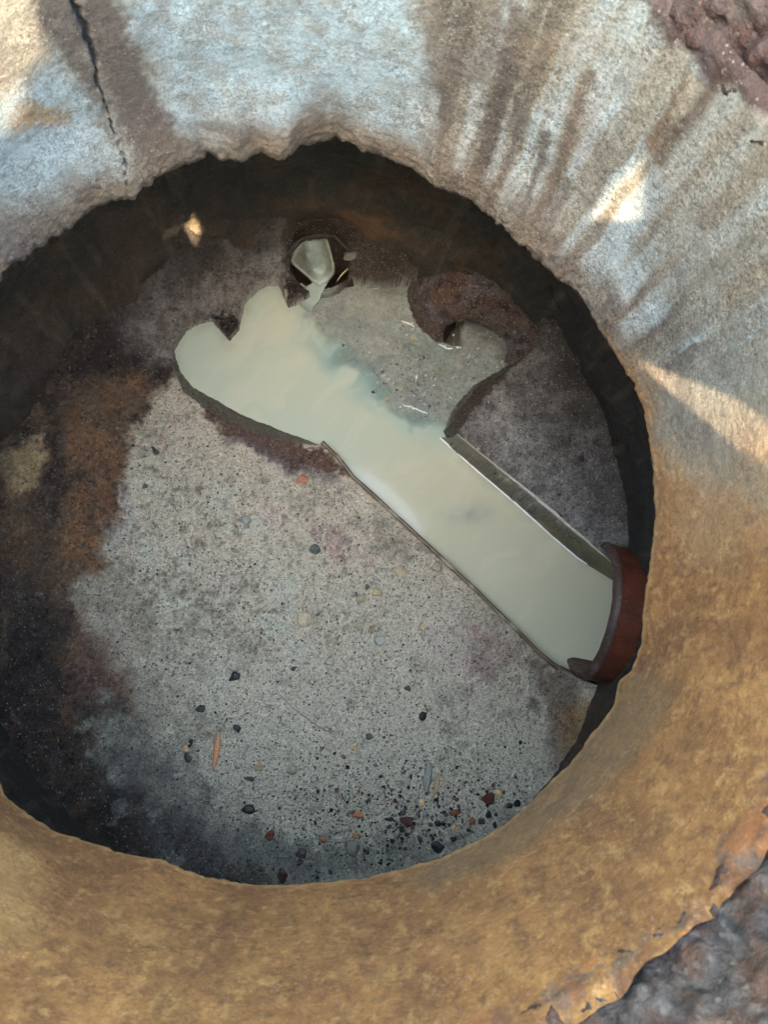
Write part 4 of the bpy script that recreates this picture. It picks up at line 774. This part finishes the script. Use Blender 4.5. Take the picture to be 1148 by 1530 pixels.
S_ = [
 (350,1012,9,8,20,BK,'black stone standing alone left of the middle of the big bench, the darkest there'),
 (300,1058,8,6,0,BK,'small black chip of stone up and left of the wood splinter'),
 (354,1088,7,6,-40,BK,'black chip of stone just right of the upper end of the wood splinter'),
 (632,1068,9,7,80,BK,'upright oval black stone right of centre on the open bench'),
 (610,1028,6,5,0,(66,72,74),'blue grey pebble above and left of the oval black stone'),
 (371,1210,11,8,-25,(50,36,34),'dark maroon stone below the wood splinter'),
 (404,1246,8,7,30,(92,48,38),'red brown pebble near the lower rim, right below the maroon stone'),
 (374,1164,10,4,-15,(62,42,38),'flat reddish brown flake right of the lower end of the wood splinter'),
 (280,1132,6,9,0,(56,62,70),'blue grey stone left of the wood splinter'),
 (286,1108,4,4,0,BK,'tiny black stone just left of the top of the wood splinter'),
 (277,1118,5,5,0,(170,140,100),'tiny tan pebble sitting on the blue grey stone left of the splinter'),
 (366,778,9,8,0,(104,112,114),'round blue grey pebble on the pale upper part of the big bench'),
 (233,675,4,10,35,(48,50,56),'slender slate coloured sliver lying on the pale bench near the rust brown area'),
 (218,727,5,5,0,(84,88,92),'small grey pebble below the slate coloured sliver'),
 (730,1191,13,10,15,(84,38,26),'large red brown rust chip near the lower right rim'),
 (746,1184,7,7,0,(172,150,110),'tan pebble touching the right side of the large rust chip'),
 (761,1205,7,5,0,BK,'oval black pebble, left one of the pair by the lower right rim'),
 (773,1201,6,7,30,BK,'oval black pebble, right one of the pair by the lower right rim'),
 (731,1219,6,7,0,BK,'black stone just below the large rust chip'),
 (722,1229,7,5,-30,(48,56,52),'dark greenish stone left below the black stone under the rust chip'),
 (740,1232,4,6,20,BK,'small black stone closest to the rim under the rust chip'),
 (655,1266,11,8,-30,BK,'largest black stone, right at the lower rim'),
 (677,1254,6,5,0,(40,46,52),'dark stone right of the largest black stone at the lower rim'),
 (654,1230,6,5,0,BK,'black pebble left of the flat reddish flake near the lower rim'),
 (663,1231,4,4,0,BK,'tiny black pebble touching a black pebble near the lower rim'),
 (608,1226,11,9,-20,(82,42,40),'crumbly dark red lump, left of the row of dark stones near the lower rim'),
 (602,1215,5,5,0,BK,'black bit above the crumbly dark red lump'),
 (601,1238,5,5,0,(50,34,34),'dark bit below the crumbly dark red lump'),
 (583,1224,5,4,0,BK,'black pebble left of the crumbly dark red lump'),
 (682,1213,11,5,5,(110,58,36),'flat reddish flake left of the large rust chip'),
 (706,1228,5,7,-30,(120,64,40),'small red brown sliver below the flat reddish flake'),
 (680,1237,6,5,0,(176,150,100),'tan pebble below the flat reddish flake'),
 (535,1216,10,6,0,(150,86,48),'rusty orange stone near the lower rim, leftmost of the row'),
 (532,1248,6,7,0,(140,104,64),'ochre pebble below the rusty orange stone'),
 (529,1267,13,12,0,(96,94,94),'round dark grey rough stone sunk in the mortar below the ochre pebble'),
 (628,1254,4,7,30,(70,58,48),'narrow brown chip left above the largest black stone'),
 (630,1200,5,7,0,(190,160,116),'tan pebble below the curled leaf'),
 (586,1256,4,4,0,BK,'tiny black pebble at the lower rim below the dark red lump'),
 (562,886,10,9,0,(136,126,96),'round olive tan pebble half sunk in the middle of the bench'),
 (540,896,9,7,20,(128,120,96),'olive tan pebble lower left of its round neighbour in the middle of the bench'),
 (549,877,4,5,0,(84,84,80),'dark grey bit between the two olive tan pebbles'),
 (598,854,13,11,0,(138,132,110),'broad olive grey stone sunk in the bench near the channel edge'),
 (456,925,16,12,-10,(142,136,116),'broad flat grey tan stone sunk in the pale bench'),
 (556,939,7,6,0,(124,116,100),'brownish pebble below the pair of olive tan pebbles'),
 (537,934,9,8,0,(136,132,116),'grey tan pebble left of the brownish pebble'),
 (565,957,10,8,0,(120,126,126),'blue grey stone below the brownish pebble'),
 (493,988,8,8,0,(120,124,122),'lone blue grey pebble in the lower middle of the bench'),
 (632,935,6,8,20,(140,130,96),'tan pebble in the violet stained patch near the channel'),
 (652,846,11,9,0,(128,122,106),'grey lump at the edge of the channel'),
 (469,822,11,9,-20,(70,80,86),'dark slate flake beside the pink stain'),
 (551,748,9,8,0,(144,142,130),'pale stone at the upper edge of the channel'),
 (453,716,9,8,0,(140,92,66),'orange brown pebble in the dark maroon strip'),
 (870,686,7,6,20,(24,22,24),'black stone on the violet grey slab right of the channel'),
 (838,771,4,4,0,(30,28,30),'tiny black stone on the slab near the clay channel edge'),
 (522,405,16,10,15,(84,94,90),'smooth grey green stone beside the round pipe mouth'),
 (450,1275,10,8,0,(70,48,44),'dark brown clump near the lower rim at the left of centre'),
 (448,1288,5,5,0,(36,26,26),'dark bit below the dark brown clump by the lower rim'),
 (422,1308,9,10,30,(62,34,30),'dark rust chip touching the lower rim'),
 (483,1253,6,6,0,(120,84,56),'brown pebble right above the dark brown clump'),
 (436,1148,8,8,0,(124,122,108),'grey olive pebble right of the wood splinter'),
 (386,1145,7,6,0,(136,122,92),'ochre grey pebble between the wood splinter and the grey olive pebble'),
 (465,1210,8,7,0,(122,120,108),'grey pebble sunk in the bench, up from the dark brown clump'),
 (530,1115,6,8,0,(160,142,110),'tan pebble at the end of the curved scratch'),
 (552,1100,6,5,0,(70,78,82),'dark blue grey pebble near the end of the curved scratch'),
 (438,999,5,4,0,(60,62,62),'small dark pebble near the top of the curved scratch'),
 (186,1060,5,4,30,BK,'small black chip on the pale spots at the left'),
 (619,505,6,6,0,(128,130,122),'shiny grey pebble among the bubbles on the sediment'),
 (597,580,6,5,0,(140,140,124),'pale pebble at the edge of the sediment bar'),
 (578,598,7,5,0,(126,120,104),'brown grey pebble awash where the sediment meets the milky water'),
 (513,516,3,3,0,BK,'tiny black stone in the shallow milky water'),
 (558,586,3,3,0,BK,'tiny black stone at the tip of the sediment bar'),
 (655,552,5,5,0,(120,118,104),'grey pebble by the little pool on the sediment'),
]
for i, (u, v, rx, ry, an, rgb, lab) in enumerate(S_):
    sunk = 'sunk' in lab or 'half' in lab
    stone(u, v, rx, ry, an, rgb, lab, 'rust_chip' if 'rust chip' in lab else ('pebble' if 'pebble' in lab else 'stone'), 'rust chip' if 'rust chip' in lab else ('pebble' if 'pebble' in lab else 'stone'), 'loose stones on the chamber floor', flat=0.4 if sunk else 0.6, rough=0.5)

def sliver(name, pts, wd, rgb, label, cat, lift=0.0015, thick=0.35):
    P = []
    for u, v in pts:
        q = atz(u, v, -0.005); z, _ = floor_z(q[0], q[1]); P.append(atz(u, v, z + lift))
    P = resample(np.array(P), 14); s = np.linspace(0, 1, 14); rad = wd*(0.25 + 0.75*np.sin(np.clip(s*1.1, 0, 1)*math.pi)**0.7)
    V, Q = tube(P, np.maximum(rad, wd*0.15), 8, thick); V = V + (np.stack([fbm(V[:, 0], V[:, 1], 300, 2, 61), fbm(V[:, 0], V[:, 1], 300, 2, 62), V[:, 0]*0], 1))*wd*0.25
    o0 = P.mean(0); o = make_mesh(name, V - o0, Q, None, stone_mat(rgb, 0.7)); o.location = tuple(o0); return tag(o, label, cat)
sliver('wood_splinter', [(326,1092),(325,1110),(322,1130),(319,1152)], 0.0042, (176, 118, 82), 'thin orange brown wood splinter lying on the grey bench', 'wood splinter')
sliver('leaf', [(642,1140),(640,1158),(636,1188)], 0.006, (112, 118, 116), 'narrow grey curled leaf lying on the bench below the oval black stone', 'leaf')
sliver('leaf', [(655,1158),(653,1175),(647,1192)], 0.0035, (150, 128, 94), 'narrow tan leaf strip right beside the grey curled leaf', 'leaf')
sliver('twig', [(415,1035),(440,1060),(475,1085),(515,1105)], 0.0007, (122, 112, 96), 'thin curved brown scratch on the bench right of the wood splinter', 'twig')  # stands for a scratch mark, modelled as a thin strip
sliver('twig', [(504,420),(510,411),(522,400),(529,392)], 0.0016, (170, 150, 118), 'pale twig stuck between the round pipe mouth and the smooth stone', 'twig', 0.006, 1.0)

def scatter(name, n, gen, size, cols, mat, kind_rgb=None, flat=0.7):
    bv, bf = ico(1); bf = np.array(bf); VV = []; FF = []; CC = []; k = 0; tries = 0
    while k < n and tries < n*20:
        tries += 1; x, y = gen()
        z, sd_ = floor_z(x, y)
        if math.hypot(x, y) > 0.48: continue
        if gen is not gen_sed and sd_ < 0.004: continue
        if gen is gen_sed and (sd_ > -0.01 or z < Z_W - 0.001): continue
        s = size*(0.45 + 1.1*RNG.random()**3)
        V = bv*(1 + 0.25*RNG.normal(size=(len(bv), 1)))*np.array([s*RNG.uniform(.7, 1.3), s, s*flat]); a = RNG.uniform(0, 6.28)
        V = np.stack([V[:, 0]*math.cos(a)-V[:, 1]*math.sin(a)+x, V[:, 0]*math.sin(a)+V[:, 1]*math.cos(a)+y, V[:, 2]+z+s*flat*0.3-0.0003], 1)
        VV.append(V); FF.append(bf + k*len(bv)); gi = FLOOR['g']; fc = FLOOR['c'][min(int((x-gi[0])/(gi[1]-gi[0])), FLOOR['N']-1), min(int((y-gi[0])/(gi[1]-gi[0])), FLOOR['N']-1)]; c = srgb(*cols[RNG.integers(len(cols))])*RNG.uniform(.7, 1.25)*min(1.0, 0.12 + fc.mean()/0.33); CC.append(np.tile(c, (len(bv), 1))); k += 1
    VV = np.concatenate(VV); m = len(VV)
    o = make_mesh(name, VV, np.concatenate(FF), {'Col': np.concatenate(CC), 'wet': np.full(m, .35), 'mott': np.full(m, .4)}, mat); o['kind'] = 'stuff'; return o
P_BENCH = xy([(180,640),(330,640),(520,740),(830,1010),(860,1060),(760,1240),(560,1320),(330,1310),(200,1200),(160,900)], 0)
lo, hi = P_BENCH.min(0), P_BENCH.max(0)
def gen_all():
    a = RNG.uniform(-.49, .49, 2); return a[0], a[1]
def gen_low():
    q = atz(620 + RNG.normal()*110, 1215 + RNG.normal()*45, 0); return q[0], q[1]
def gen_sed():
    q = atz(640 + RNG.normal()*45, 560 + RNG.normal()*40, Z_W); return q[0], q[1]
GR = [(150,146,130),(120,116,104),(60,60,60),(34,34,36),(176,164,136),(138,116,88),(100,104,106),(186,184,172)]
scatter('grit', 9000, gen_all, 0.0013, GR, MAT_FLOOR)
scatter('grit', 900, gen_low, 0.0022, GR + [(40,38,38),(120,70,44)], MAT_FLOOR)
scatter('sediment_grit', 420, gen_sed, 0.0018, [(150,150,136),(60,62,60),(176,176,166),(120,120,108)], MAT_CLAY)
def build_bubbles():
    m, nt, p = node_mat('bubble_film'); p.inputs['Base Color'].default_value = (.6, .66, .62, 1); p.inputs['Roughness'].default_value = 0.05; p.inputs['Alpha'].default_value = 0.35
    pos = nt.nodes.new('ShaderNodeTexCoord').outputs['Object']; nt.links.new(mth(nt, 'MULTIPLY', noise_n(nt, pos, 300, 2), 0.12), p.inputs['Roughness'])
    bv, bf = ico(2); bf = np.array(bf); VV = []; FF = []
    for k in range(70):
        if k < 40: u, v = 610 + RNG.normal()*38, 497 + RNG.normal()*10
        else: u, v = 640 + RNG.normal()*28, 575 + RNG.normal()*22
        q = atz(u, v, Z_W)
        if floor_z(q[0], q[1])[1] > -0.004: continue
        r = 0.0012 + 0.0026*RNG.random()**2; VV.append(bv*r*np.array([1, 1, .8]) + q + np.array([0, 0, r*.2])); FF.append(bf + len(FF)*len(bv))
    o = make_mesh('bubbles', np.concatenate(VV), np.concatenate(FF), None, m); o['kind'] = 'stuff'
build_bubbles()
